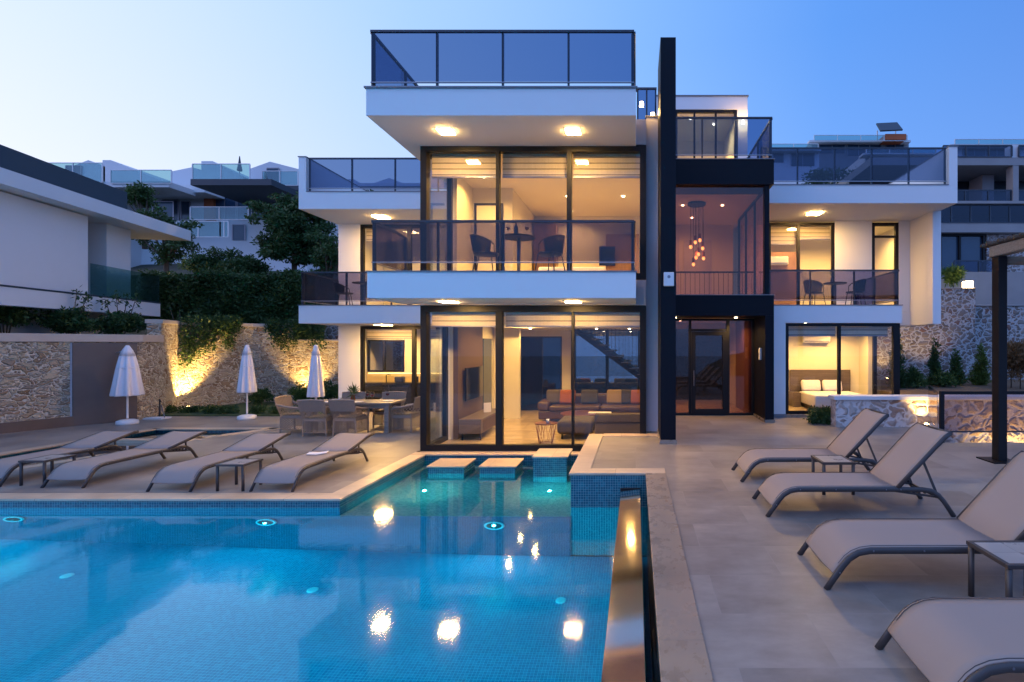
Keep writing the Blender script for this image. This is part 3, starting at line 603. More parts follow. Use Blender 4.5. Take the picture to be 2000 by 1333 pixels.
# ground hall
bx('hall_ground_floor', m['floorin'], .5, 3.33, 13.5, 17.3, .2, .36)
mb = MB(); mb.box(3.0, 3.1, 13.62, 15.4, .362, 2.92); part('hall_wood_wall', m['cab'], mb)
bx('inner_wall', m['inwall'], 3.0, 3.33, 15.4, 17.3, .362, 2.935); bx('inner_wall', m['inwall'], .51, .6, 13.62, 14.2, .362, 2.935)
bx('hall_ceiling', m['ceil'], .51, 3.33, 13.51, 17.3, 2.94, 3.18)
f = window('y', 13.5, .78, 3.12, .36, 2.92, ((1.43, .07), (2.43, .08)), fw=.06, dp=.10, gl='hallglass', name='entrance_glazing')
bx('transom', m['frame'], 1.465, 2.39, 13.5, 13.6, 2.58, 2.64, parent=f)
mb = MB(); mb.box(1.465, 1.57, 13.47, 13.56, .42, 2.57); mb.box(2.285, 2.39, 13.47, 13.56, .42, 2.57); mb.box(1.57, 2.285, 13.47, 13.56, .42, .53); mb.box(1.57, 2.285, 13.47, 13.56, 2.47, 2.57)
dr = part('entrance_door', m['frame'], mb); part('door_handle', m['rail2'], MB().tube([(1.52, 13.42, 1.15), (1.52, 13.42, 1.55)], .012), dr)
# penthouse behind the stair hall
mb = MB(); mb.box(.6, 1.15, 15, 15.2, 6.6, 9.5); mb.box(2.97, 3.27, 15, 15.2, 6.6, 9.5); mb.box(1.15, 2.97, 15, 15.2, 9.12, 9.5); mb.box(.6, .8, 15.2, 18, 6.6, 9.5); mb.box(3.07, 3.27, 15.2, 18, 6.6, 9.5); mb.box(.8, 3.07, 17.8, 18, 6.6, 9.5)
part('penthouse_wall', m['white'], mb); bx('roof_slab', m['white'], .8, 3.07, 15.2, 17.8, 9.3, 9.48); bx('flashing', m['cap'], .57, 3.30, 14.97, 15.1, 9.501, 9.53)
bx('roof_slab', m['deck'], .51, 3.33, 13.2, 18, 6.585, 6.60)
window('y', 15.03, 1.15, 2.97, 6.6, 9.12, ((1.72, .05), (2.35, .05)), fw=.07, dp=.1)
railing((.76, 12.40), (3.30, 12.40), 6.72, 7.74, 3); railing((3.30, 12.45), (3.30, 15.0), 6.72, 7.74, 2)
# --- left wing
bx('floor_slab', m['white'], -9.88, -4.50, 15.0, 20.3, 2.85, 3.37); bx('flashing', m['cap'], -9.90, -4.51, 14.98, 15.12, 3.372, 3.39)
bx('roof_slab', m['white'], -9.88, -4.50, 15.0, 20.3, 6.2, 6.70); bx('parapet', m['white'], -9.88, -9.67, 15.0, 19.5, 6.702, 7.72); bx('flashing', m['cap'], -9.90, -9.65, 14.98, 19.5, 7.722, 7.745)
bx('flashing', m['cap'], -9.66, -4.51, 14.98, 15.12, 6.702, 6.72)
bx('wall', m['white'], -9.82, -9.11, 16.9, 17.15, 0, 2.85); bx('wall', m['white'], -9.82, -9.11, 16.9, 17.15, 3.39, 6.2)
bx('wall', m['white'], -9.82, -9.62, 17.15, 20.3, 0, 2.85); bx('wall', m['white'], -9.82, -9.62, 17.15, 20.3, 3.39, 6.2)
window('y', 16.92, -9.11, -4.52, .02, 2.84, ((-7.35, .12), (-6.95, .06), (-5.7, .05)), fw=.10, dp=.12); window('y', 16.92, -9.11, -4.52, 3.40, 6.19, ((-7.5, .12), (-6.2, .06)), fw=.10, dp=.12)
blind(-9.0, -7.45, 17.1, 2.78, .34); blind(-9.0, -7.6, 17.1, 6.1, .42); blind(-6.9, -5.8, 17.1, 2.78, .34)
railing((-9.63, 15.06), (-4.55, 15.06), 6.72, 7.72, 4); railing((-9.85, 15.06), (-4.55, 15.06), 3.39, 4.37, 4, gl='smoke2', gap=.12)
railing((-9.85, 16.88), (-9.85, 15.1), 3.39, 4.37, 1, gl='smoke2', gap=.12)
bx('stair_bulkhead', m['paleblue'], -6.35, -4.4, 17.5, 19.5, 6.702, 8.15); bx('stair_bulkhead', m['darkroof'], -6.3, -5.6, 17.6, 19.5, 8.152, 9.2)
# kitchen inside the left wing
bx('kitchen_floor', m['floorin'], -9.6, -4.52, 17.15, 20.3, -.2, .01); mb = MB(); mb.box(-8.25, -4.52, 18.25, 18.4, .01, 2.84); mb.box(-9.6, -8.25, 18.25, 18.4, 2.40, 2.84); mb.box(-9.6, -8.25, 18.25, 18.4, .01, 1.25); part('inner_wall', m['inwall'], mb)
bx('kitchen_backsplash', m['backsplash'], -9.58, -6.2, 18.22, 18.247, .90, 1.24)
window('y', 18.23, -9.56, -8.25, 1.25, 2.40, ((-8.98, .08),), fw=.06, dp=.08)
c_ = part('kitchen_counter', m['counter'], MB().box(-9.55, -5.9, 17.65, 18.21, .86, .90)); part('cupboard', m['counter'], MB().box(-9.55, -5.9, 17.7, 18.2, .05, .858), c_)
part('faucet', m['frame'], MB().tube([(-8.8, 18.05, .90), (-8.8, 18.05, 1.15), (-8.72, 18.0, 1.17), (-8.6, 17.95, 1.16)], .018), c_)
bx('inner_wall', m['inwall'], -9.6, -4.52, 19.5, 19.6, 3.4, 6.18); bx('inner_wall', m['cab'], -7.2, -5.4, 19.3, 19.48, 3.4, 5.7)
# --- right wing
bx('roof_slab', m['white'], 3.34, 8.73, 13.9, 19.0, 6.07, 6.56); bx('parapet', m['white'], 8.50, 8.73, 13.9, 19.0, 6.562, 7.60); bx('flashing', m['cap'], 8.48, 8.75, 13.88, 19, 7.602, 7.625)
bx('flashing', m['cap'], 3.34, 8.49, 13.88, 14.02, 6.562, 6.58)
railing((3.40, 13.96), (8.46, 13.96), 6.58, 7.60, 5)
bx('side_fin_wall', m['white'], 8.52, 8.76, 14.7, 19.0, 2.82, 6.068)
bx('floor_slab', m['white'], 3.34, 6.86, 13.2, 15.9, 2.83, 3.24); bx('floor_slab', m['white'], 3.34, 8.515, 15.9, 19, 2.82, 3.23); bx('flashing', m['cap'], 3.34, 6.88, 13.18, 13.34, 3.242, 3.26)
for a, b in ((3.34, 4.12), (6.18, 7.33), (8.17, 8.51)): bx('wall', m['white'], a, b, 15.9, 16.05, 3.24, 6.065)
window('y', 15.92, 4.12, 6.18, 3.25, 6.02, ((5.06, .08),), fw=.08, dp=.1); window('y', 15.92, 7.33, 8.17, 3.25, 6.02, (), fw=.1, dp=.1); bx('transom', m['frame'], 7.43, 8.07, 15.93, 16.0, 5.55, 5.62)
blind(4.2, 5.0, 16.1, 5.95, .55); blind(5.1, 6.1, 16.1, 5.95, .40)
railing((3.38, 13.26), (6.80, 13.26), 3.26, 4.17, 3, gl='smoke2', gap=.12); railing((6.82, 13.3), (6.82, 15.85), 3.26, 4.17, 2, gl='smoke2', gap=.12)
mb = MB(); mb.box(3.34, 3.86, 13.2, 13.35, .36, 2.829); part('wall', m['white'], mb); bx('plinth', m['cap'], 3.36, 3.88, 13.17, 13.199, .352, .44); bx('slab_edge', m['white'], 3.87, 6.86, 13.2, 13.3, 2.79, 2.829)
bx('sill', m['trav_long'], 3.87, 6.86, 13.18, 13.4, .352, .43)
window('y', 13.24, 3.87, 6.74, .432, 2.785, ((5.27, .07),), fw=.08, dp=.1); window('x', 6.74, 13.26, 14.6, .432, 2.785, (), fw=.08, dp=.1)
bx('wall', m['inwall'], 6.62, 6.86, 14.6, 15.2, .36, 2.82); bx('wall', m['inwall'], 3.34, 6.86, 15.2, 15.35, .36, 2.82); bx('wall', m['inwall'], 3.34, 3.45, 13.36, 15.2, .36, 2.82)
bx('bedroom_floor', m['floorin'], 3.45, 6.73, 13.36, 15.2, .30, .435); blind(3.96, 5.22, 13.42, 2.70, .22); blind(5.32, 6.6, 13.42, 2.70, .22)
mb = MB(); mb.box(4.0, 8.5, 18.4, 18.5, 3.24, 6.06); part('inner_wall', m['inwall'], mb); bx('wardrobe', m['cab'], 4.0, 5.55, 17.3, 18.38, 3.24, 5.35)
bx('wall', m['inwall'], 3.36, 4.0, 16.06, 18.4, 3.24, 6.06)
bx('wall', m['white'], -9.6, -4.5, 20.0, 20.3, 3.4, 6.19)
# --- lamps of the house
def ceiling_light(x, y, z, s, lb, e=1.0):
    t = thing('ceiling_light', lb, 'ceiling lamp', (x, y, z), group='square lamps under the balconies')
    MB().box(-s / 2, s / 2, -s / 2, s / 2, -.012, -.001).build('back_plate', m['whitep'], t, world=False)
    MB().box(-s / 2 + .01, s / 2 - .01, -s / 2 + .01, s / 2 - .01, -.020, -.013).build('diffuser', m['panel'], t, world=False)
ceiling_light(PX(871, 9.95), 9.95, 6.389, .29, 'square glowing lamp under the top slab, left one of the two')
ceiling_light(PX(1119, 9.95), 9.95, 6.389, .29, 'square glowing lamp under the top slab, right one of the two')
ceiling_light(PX(877, 10.0), 10.0, 3.079, .30, 'square glowing lamp under the first floor balcony, left of the two')
ceiling_light(PX(1119, 10.0), 10.0, 3.079, .30, 'square glowing lamp under the first floor balcony, right of the two')
ceiling_light(PX(744, 15.9), 15.9, 6.199, .40, 'glowing lamp under the left wing roof slab', 2.2)
ceiling_light(PX(749, 16.0), 16.0, 2.849, .40, 'glowing lamp over the outdoor dining table', 2.6)
ceiling_light(PX(1591, 14.95), 14.95, 6.069, .38, 'glowing lamp over the right wing balcony', 2.2)
def downs(pts, z, e, r=.035, L=True, every=1):
    for i, (x, y) in enumerate(pts):
        bxd = MB().lathe([(r, 0), (r, -.012), (r * .8, -.016), (0, -.016)], 12).build('downlight', m['down'], V, world=True)
        bxd.data.transform(Matrix.Translation((x, y, z)))
        if L and i % every == 0: lamp('SPOT', (x, y, z - .03), e * 10, WARM, .05, 'downlight_light', spot=155, blend=.6)
downs([(-3.2, 12.9), (-1.6, 11.7), (-2.7, 13.7), (-.5, 13.0), (-3.3, 14.6)], 3.055, 18)
downs([(-3.2, 15.5), (-1.2, 15.6), (-.2, 15.6)], 2.715, 5)
downs([(-3.4, 11.7), (-2.1, 11.6), (-.55, 11.6), (-1.9, 14.2), (-.35, 14.2), (-2.0, 15.8)], 6.345, 20, every=1)
downs([(-3.75, 12.6)], 6.345, 14)
downs([(1.3, 14.2), (2.4, 14.2), (1.7, 15.6)], 6.095, 7); downs([(1.0, 13.05), (2.55, 13.05)], 2.925, 9); downs([(1.3, 15.0), (2.4, 14.2)], 2.935, 8)
downs([(4.6, 13.9), (5.8, 14.2)], 2.815, 26); downs([(5.0, 16.8), (7.7, 16.8), (6.3, 17.0)], 6.06, 26)
downs([(-8.6, 17.75), (-6.9, 17.75), (-5.4, 17.7)], 2.845, 24); downs([(-8.2, 17.9), (-6.4, 17.9)], 6.19, 18); downs([(1.7, 16.0), (2.5, 16.4)], 9.28, 20)
bx('led_strip', m['strip'], -9.5, -6.2, 18.17, 18.19, 1.20, 1.215)
for x, y, z, lb, en in ((.12, 10.80, 7.30, 'round glowing wall lamp on the left of the roof stair', 6), (.36, 11.0, 7.16, 'bright round lamp beside the black fin at the roof', 14), (3.12, 14.90, 8.70, 'glowing square wall lamp on the penthouse wall', 22)):
    tag(MB().box(x - .04, x + .04, y - .03, y + .03, z - .055, z + .055).build('wall_lamp', m['wallamp'], bevel=.015), lb, 'wall lamp', 'wall lamps on the roof level')
    lamp('POINT', (x, y - .16, z), en, WARM, .06)
t = thing('alarm_box', 'white alarm siren box on the black fin', 'alarm box', (.60, 9.69, 4.0))
MB().box(PX(1296, 9.7), PX(1316, 9.7), 9.62, 9.698, PZ(560, 9.7), PZ(533, 9.7)).build('cover', m['whitep'], t, bevel=.012)
MB().tube([(PX(1306, 9.7), 9.615, PZ(542, 9.7)), (PX(1306, 9.7), 9.622, PZ(542, 9.7))], .03, 14).build('emblem', m['rail2'], t)
tag(MB().box(3.07, 3.118, 12.7, 12.82, 1.85, 2.15).build('intercom', m['whitep'], bevel=.01), 'white intercom on the inner side of the black portal', 'intercom')
# ================================================================ garden walls
def wall_run(name, label, pts, z0, z1, mat, th=.35, cap=None, caph=.13, side=1):
    t = thing(name, label, 'wall', (*pts[0], z0))
    mb = MB(); cb = MB(); n = len(pts); off = []
    for i, p in enumerate(pts):
        d = (Vector(pts[min(i + 1, n - 1)]) - Vector(pts[max(i - 1, 0)])).normalized(); off.append(Vector(p) + Vector((-d.y, d.x)) * th * side)
    mb.prism([tuple(p) for p in pts] + [tuple(p) for p in off[::-1]], z0, z1 - caph); mb.build('masonry', mat, t)
    if cap:
        a = [Vector(p) + (Vector(p) - o).normalized() * .05 for p, o in zip(pts, off)]; b = [o + (o - Vector(p)).normalized() * .05 for p, o in zip(pts, off)]
        cb.prism([tuple(p) for p in a] + [tuple(p) for p in b[::-1]], z1 - caph + .002, z1); cb.build('coping_stone', cap, t, bevel=.012)
    return t
w = wall_run('garden_wall', 'low warm rubble stone wall with thick cream coping at far left', [(-17.2, 9.6), (-15.9, 12.8), (-15.4, 14.05), (-14.72, 15.25), (-14.9, 16.1)], 0, 2.52, m['stone_l'], cap=m['cream'], caph=.22)
mb = MB(); mb.prism([(-17.15, 9.6), (-15.85, 12.79), (-15.36, 14.02), (-15.40, 14.04), (-15.88, 12.82), (-17.2, 9.62)], .0, .27); mb.build('skirting', m['shower'], w)
wall_run('garden_wall', 'taller rubble stone wall carrying ivy, lit by a garden spot', [(-14.95, 16.12), (-15.5, 17.4), (-14.6, 19.5), (-13.4, 19.78)], 0, 3.02, m['stone_l'], cap=m['cream'], caph=.13)
wall_run('garden_wall', 'rubble stone wall behind the lawn left of the villa', [(-13.38, 19.8), (-11.6, 20.2), (-9.0, 20.4)], 0, 2.42, m['stone_l'], cap=m['cream'], caph=.08)
wall_run('retaining_wall', 'grey stone retaining wall below the ivy and big tree', [(-13.0, 21.2), (-4, 21.2)], 0, 3.2, m['stone_r'], cap=m['cream'], caph=.08)
wall_run('retaining_wall', 'high grey rubble stone wall right of the villa', [(5.2, 19.0), (12.6, 19.0)], -.5, 4.33, m['stone_r'], cap=m['concrete'], caph=.04)
wall_run('retaining_wall', 'stone retaining wall under the concrete house behind the pergola post', [(12.62, 19.3), (24, 19.3)], -.5, 3.72, m['stone_r'], cap=m['concrete'], caph=.05)
t = thing('planter_wall', 'low pale stone planter wall with grey slab top on right terrace', 'wall', (8, 11.8, 0))
MB().box(4.56, 16, 11.672, 11.98, -1.3, .97).build('masonry', m['stone_p'], t); MB().box(4.50, 16, 11.62, 12.02, .972, 1.06).build('coping_stone', m['paleblue'], t, bevel=.01)
# shower slab
t = thing('shower_wall', 'tall brown porcelain shower slab against the left stone wall', 'shower', (-15.0, 14.6, 0))
MB().prism([(-15.38, 13.98), (-14.66, 15.05), (-14.80, 15.16), (-15.54, 14.08)], 0, 2.28).build('slab', m['shower'], t)
MB().prism([(-15.42, 13.96), (-15.385, 13.97), (-15.55, 14.10), (-15.60, 14.06)], 0, 2.29).build('edge_strip', m['lilac'], t)
MB().tube([(-14.84, 14.72, 2.02), (-14.62, 14.55, 2.04)], .018).lathe([(0, 0), (.13, 0), (.13, .02), (0, .03)], 16, (-14.55, 14.5, 2.0)).build('shower_head', m['rail2'], t)
t = thing('garden_tap', 'small metal tap on a post by the left stone wall', 'tap', (-14.65, 15.75, 0))
MB().tube([(-14.65, 15.75, 0), (-14.65, 15.75, .48), (-14.6, 15.7, .55), (-14.5, 15.62, .5)], .02).build('pipe', m['rail'], t)
t = thing('foot_shower_tray', 'flat white shower tray with a thin pipe beside the umbrella base', 'shower tray', (-14.3, 15.35, 0))
MB().box(-14.6, -14.05, 15.15, 15.5, .001, .05).build('tray', m['whitep'], t, bevel=.01); MB().tube([(-14.08, 15.3, .05), (-14.2, 15.32, .42)], .014).build('pipe', m['rail2'], t)
# garden spots
def spot(x, y, z, lb, e, aim, ang=95):
    t = thing('garden_spot', lb, 'spot lamp', (x, y, z), group='garden spot lamps')
    MB().lathe([(.0, 0), (.05, 0), (.05, .10), (.045, .10)], 12).build('housing', m['rail'], t, world=False)
    MB().lathe([(0, .101), (.043, .101), (.035, .118), (0, .12)], 12).build('lens', m['spot'], t, world=False)
    d = Vector(aim).normalized(); q = d.to_track_quat('-Z', 'Y').to_euler()
    lamp('SPOT', (x, y, z + .15), e, (1, .60, .17), .04, rot=q, spot=ang, blend=.8)
spot(-15.08, 17.25, .03, 'garden spot glowing at the foot of the ivy wall', 1100, (-.22, .16, 1), 80)
spot(-12.55, 19.45, .03, 'garden spot glowing behind the middle umbrella', 500, (-.1, .30, 1))
spot(-10.4, 19.75, .03, 'garden spot glowing beside the left wing pier', 450, (.1, .3, 1))
spot(6.50, 11.45, .352, 'garden spot at the foot of the planter wall', 110, (.0, .30, 1))
spot(8.6, 11.30, -1.19, 'garden spot in the sunken path behind the glass rail', 400, (-.1, .15, 1))
spot(9.0, 18.3, .92, 'garden spot between the shrubs beside the bedroom window', 130, (.1, .4, 1))
spot(10.6, 17.6, .92, 'garden spot under the rightmost conifer', 120, (0, .5, 1))
# glass rail in front of the sunken path
t = thing('glass_railing', 'smoked glass railing with dark frame before the planter wall', 'railing', (5.88, 9.86, .352))
MB().bar((5.86, 9.86, 1.31), (14, 9.86, 1.31), .08, .06).build('top_rail', m['frame'], t); MB().bar((5.95, 9.86, .56), (14, 9.86, .56), .03, .03).build('bottom_rail', m['rail'], t)
for x in (5.89, 9.6, 13.4): MB().box(x - .035, x + .035, 9.83, 9.89, .352, 1.28).build('post', m['frame'], t)
for a, b in ((5.93, 9.56), (9.64, 13.36)): MB().box(a, b, 9.85, 9.862, .58, 1.28).build('glass_panel', m['rosy'], t)
MB().bar((5.84, 9.92, .95), (6.60, 11.55, .95), .012, .72).build('glass_panel', m['rosy'], t)
# pergola
t = thing('pergola', 'black post and reed thatched beam of a pergola at right edge', 'pergola', (5.88, 8.3, .352))
MB().box(5.81, 5.95, 8.2, 8.36, .37, 3.66).build('post', m['frame'], t, bevel=.006); MB().box(5.66, 6.10, 8.08, 8.52, .353, .372).build('base_plate', m['frame'], t)
MB().box(5.80, 5.96, 4.5, 8.42, 3.662, 3.84).build('beam', m['tablewood'], t, bevel=.02); MB().tube([(5.98, 8.3, 3.60), (9.5, 8.3, 3.56)], .07, 10).build('log', m['tablewood'], t, smooth=True)
mb = MB()
for i in range(34):
    y = 4.4 + i * .125; mb.tube([(5.74 + .05 * random.random(), y, 3.875 + .02 * random.random()), (10.5, y, 3.95)], .03 + .012 * random.random(), 6)
mb.build('thatch', m['thatch'], t, smooth=True)
t2 = MB(); t2.box(9.9, 10.05, 8.2, 8.35, .353, 3.54); t2.build('post', m['frame'], t)
# ================================================================ neighbour house on the left
t = thing('neighbour_house', 'white two storey neighbour house with deep flat roof at far left', 'house', (-17.65, 19, 1.9))
U = Vector((-.209, 1, 0)).normalized(); Nn = Vector((U.y, -U.x, 0))    # along the facade; outwards (towards the pool)
O = Vector((-17.65, 19, 0))
def NP(s, n): p = O + U * s + Nn * n; return (p.x, p.y)
def nbox(mb, s0, s1, n0, n1, z0, z1): return mb.prism([NP(s0, n0), NP(s1, n0), NP(s1, n1), NP(s0, n1)], z0, z1)
nbox(MB(), -16, 0, -7, 0, 3.26, 3.74).build('floor_slab', m['white'], t); nbox(MB(), -16, .01, -.3, .012, 3.742, 3.79).build('flashing', m['darkroof'], t)
nbox(MB(), -16, -3.1, -.32, -.06, 3.80, 6.22).build('wall', m['white'], t)
nbox(MB(), -1.95, -.9, -1.3, -.35, 3.742, 6.25).build('column', m['white'], t)
nbox(MB(), -16, -.9, -4, -3.8, 3.742, 6.25).build('wall', m['darkin'], t)
nbox(MB(), -16, -1, -1.4, -1.1, 1.5, 3.25).build('wall', m['paleblue'], t)
mb = MB(); nbox(mb, -16, .9, -7.5, .48, 6.26, 6.66); mb.build('roof', m['white'], t)
nbox(MB(), -16, -.75, -7, -.55, 6.662, 7.62).build('roof_parapet', m['darkroof'], t); nbox(MB(), -16, -4.0, -6.8, -.75, 7.622, 7.70).build('roof_parapet', m['darkroof'], t)
mb = MB(); a, b = NP(-3.05, -.03), NP(-.02, -.03); mb.bar((*a, 4.28), (*b, 4.28), .015, .98); a2 = NP(-.02, -3.4); mb.bar((*b, 4.28), (*a2, 4.28), .015, .98); mb.build('glass_balustrade', m['teal'], t)
a, b = NP(-16, -.56), NP(-5.5, -.56); MB().bar((*a, 7.95), (*b, 7.95), .012, .50).build('glass_balustrade', m['teal'], t)
# ================================================================ houses on the slope behind
def glazed_rail(mb1, mb2, x0, x1, y, z, h=1.0, n=4):
    mb1.box(x0, x1, y - .03, y + .03, z + h - .06, z + h); mb1.box(x0, x1, y - .03, y + .03, z, z + .05)
    for i in range(n + 1): x = x0 + (x1 - x0) * i / n; mb1.box(x - .035, x + .035, y - .035, y + .035, z + .05, z + h - .06)
    mb2.box(x0, x1, y - .01, y + .01, z + .05, z + h - .06)
def far_house(lb, Y, px0, px1, pyt, pyb, depth, mat, feats, gable=None, rails=(), wins=(), name='hillside_house'):
    x0, x1, z0, z1 = PX(px0, Y), PX(px1, Y), PZ(pyb, Y), PZ(pyt, Y)
    t = thing(name, lb, 'house', ((x0 + x1) / 2, Y, z0), group='houses on the slope behind the villa')
    mb = MB()
    mb.box(x0, x1, Y, Y + depth, z0 - 3, z1)
    mb.build('wall', mat, t)
    if gable:
        for g in gable: MB().prismy([(PX(p, Y), PZ(q, Y)) for p, q in g], Y + .01, Y + depth * .8).build('gable', mat, t)
    for (a, b, c, d, mt, dy) in feats: MB().box(PX(a, Y - dy), PX(b, Y - dy), Y - dy, Y + (-.002 if dy > .06 else .1), PZ(d, Y - dy), PZ(c, Y - dy)).build('terrace_slab' if dy > .5 else 'wall_panel', m[mt], t)
    for (a, b, c, d) in wins:
        f = MB(); A, B, T, D = PX(a, Y), PX(b, Y), PZ(c, Y), PZ(d, Y); f.box(A, B, Y - .05, Y - .003, D, T); w_ = f.build('window', m['duskwin'], t)
        g = MB(); n = max(1, round((B - A) / 1.3))
        for i in range(n + 1): x = A + (B - A) * i / n; g.box(x - .04, x + .04, Y - .09, Y - .052, D, T)
        g.box(A, B, Y - .088, Y - .053, T, T + .06); g.build('frame', m['rail2'], w_)
    if rails:
        for (a, b, c, d, yy) in rails:
            r1, r2 = MB(), MB(); glazed_rail(r1, r2, PX(a, yy), PX(b, yy), yy, PZ(d, yy), PZ(c, yy) - PZ(d, yy), max(2, int((b - a) / 40))); o = r1.build('balustrade', m['whitep'], t); r2.build('glass_panel', m['teal'], o)
    return t
far_house('pale house with gabled roof block and glass terrace, leftmost on the slope', 44, 75, 232, 365, 470, 8, m['paleblue'], [(75, 330, 355, 366, 'paleblue', 2.5)],
          gable=[[(115, 366), (115, 335), (172, 313), (205, 326), (205, 366)], [(200, 366), (200, 313), (216, 313), (332, 360), (332, 366)]], rails=[(85, 200, 318, 357, 41.4), (216, 335, 332, 359, 41.4)], wins=[(130, 160, 325, 356), (300, 340, 395, 440)])
far_house('pale hillside house with orange pillar and wide dark terrace canopy', 46, 262, 600, 384, 500, 9, m['paleblue'], [(225, 400, 361, 376, 'paleblue', 2.2), (372, 530, 350, 362, 'darkroof', 5.5), (500, 600, 363, 372, 'darkroof', 1.8), (398, 417, 384, 430, 'orange', .3), (262, 600, 372, 384, 'paleblue', .04)],
          gable=[[(335, 372), (335, 335), (375, 327), (393, 332), (393, 315), (415, 315), (475, 345), (475, 372)]], rails=[(372, 485, 404, 430, 42.5), (345, 430, 432, 464, 40.5), (430, 446, 432, 464, 40.5)],
          wins=[(418, 462, 384, 428), (465, 520, 384, 430), (318, 350, 392, 432), (355, 372, 395, 428), (455, 480, 440, 470)])
far_house('pale house with pointed gable and glass rail beside the villa', 47, 488, 600, 372, 480, 8, m['paleblue'], [(485, 600, 365, 373, 'darkroof', 2.0)],
          gable=[[(488, 373), (488, 330), (527, 316), (600, 335), (600, 373)]], rails=[(376, 488, 320, 352, 41.0), (512, 582, 334, 363, 44.5)], wins=[(522, 546, 330, 362)])
far_house('slate terrace house seen through the left roof railing', 60, 590, 830, 362, 400, 8, m['paleblue'], [(590, 820, 358, 364, 'paleblue', .5)], gable=[[(640, 363), (655, 352), (690, 350), (700, 363)], [(715, 363), (760, 348), (800, 363)]], wins=[(650, 680, 366, 376)])
t = thing('terrace_umbrella', 'closed grey parasol on the far hillside terrace', 'umbrella', (PX(468, 43), 43, PZ(352, 43)))
MB().tube([(0, 0, 0), (0, 0, 2.0)], .03).build('pole', m['whitep'], t, world=False); MB().lathe([(.17, .75), (.20, .8), (.10, 1.4), (.03, 2.0)], 10).build('canopy', m['rail'], t, world=False, smooth=True)
# concrete house on the right
Y = 26
t = thing('concrete_house', 'raw concrete terraced house with smoked balcony glass at far right', 'house', (16.5, Y, 4))
def cb(name, mat, a, b, c, d, y0, y1, parent=None): return MB().box(PX(a, Y), PX(b, Y), y0, y1, PZ(d, Y), PZ(c, Y)).build(name, m[mat], parent or t)
cb('wall', 'darkin', 1700, 2120, 322, 562, Y + 2.6, Y + 9); cb('slab', 'concrete', 1700, 2120, 308, 323, Y, Y + 8.9); cb('slab', 'concrete', 1700, 2120, 396, 401, Y - .3, Y + 2.59); cb('slab', 'concrete', 1700, 2120, 437, 455, Y - .1, Y + 2.59)
cb('column', 'concrete', 1979, 1990, 323.5, 395, Y + .01, Y + .5); cb('side_wall', 'concrete', 1955, 1979, 324, 395, Y + 1.4, Y + 2.5); cb('side_wall', 'stone_r', 1935, 2120, 456, 570, Y + .3, Y + 2.5); cb('slab', 'concrete', 1700, 2120, 545, 566, Y - 1.2, Y + .29); cb('slab', 'paleblue', 1904, 2120, 567, 576, Y - 4.5, Y - 1.3)
cb('wall', 'concrete', 1700, 1842, 456, 544, Y + .3, Y + 2.5)
wd = cb('window', 'duskwin', 1845, 1926, 460, 544, Y + .35, Y + .5); mb = MB()
for x in (1841, 1879, 1926): mb.box(PX(x, Y), PX(x + 3.5, Y), Y + .22, Y + .349, PZ(544, Y), PZ(459, Y))
mb.box(PX(1841, Y), PX(1929.5, Y), Y + .22, Y + .349, PZ(459, Y), PZ(456, Y))
mb.build('frame', m['frame'], wd)
cb('window', 'duskwin', 1855, 1925, 345, 395, Y + 2.5, Y + 2.58); cb('curtain', 'paleblue', 1890, 1915, 355, 392, Y + 2.44, Y + 2.49)
for a, b, c, d, yy, n in ((1842, 1976, 284, 308, Y, 3), (1990, 2120, 284, 308, Y, 3), (1842, 1978, 370, 394, Y + .1, 3), (1991, 2120, 370, 394, Y + .1, 3), (1780, 2120, 401, 437, Y - .1, 9), (1840, 1932, 515, 544, Y - 1, 2)):
    r1, r2 = MB(), MB(); glazed_rail(r1, r2, PX(a, Y), PX(b, Y), yy, PZ(d, Y), PZ(c, Y) - PZ(d, Y), n); o = r1.build('balustrade', m['rail'], t); r2.build('glass_panel', m['smoke'], o)
MB().prismy([(PX(1925, Y), PZ(308, Y)), (PX(1976, Y), PZ(285, Y)), (PX(1978, Y), PZ(308, Y))], Y + 4, Y + 6).build('stair_wall', m['paleblue'], t)
MB().box(PX(1979, Y), PX(1992, Y), Y + .1, Y + .6, PZ(308, Y), PZ(282, Y)).build('column', m['paleblue'], t)
mb = MB(); mb.box(13.5, 24, 21.0, 23, 3.0, 5.2); tag(mb.build('garden_terrace', m['concrete']), kind='structure')
for k, (Yh, a, b, c, d, dep, mt, lb, wins, rl) in enumerate((
        (62, 1585, 1775, 275, 330, 8, 'concrete', 'distant hilltop house with solar panel and long glazed terrace', [(1600, 1650, 283, 300), (1655, 1720, 283, 305), (1730, 1765, 283, 300)], [(1590, 1772, 264, 276, 60.5)]),
        (58, 1500, 1600, 292, 340, 8, 'paleblue', 'pale distant block left of the hilltop house', [(1510, 1530, 300, 318), (1545, 1590, 298, 325)], [(1502, 1598, 281, 293, 57)]),
        (40, 1690, 1830, 300, 360, 8, 'paleblue', 'stepped pale house seen through the right roof railing', [(1700, 1730, 310, 335), (1760, 1800, 305, 330)], [(1692, 1828, 290, 301, 39)]),
        (56, 1860, 2010, 283, 330, 8, 'paleblue', 'distant pale house above the concrete house', [(1880, 1990, 287, 305)], [(1865, 2005, 272, 283, 55)]))):
    far_house(lb, Yh, a, b, c, d, dep, m[mt], [(a - 4, b + 4, c - 1, c + 3, 'paleblue', .8)], wins=wins, rails=rl)
hh = [o for o in bpy.data.objects if o.get('label', '').startswith('distant hilltop')][0]
Y = 61; mb = MB(); P0 = (PX(1712, Y), PZ(261, Y)); P1 = (PX(1770, Y), PZ(240, Y))
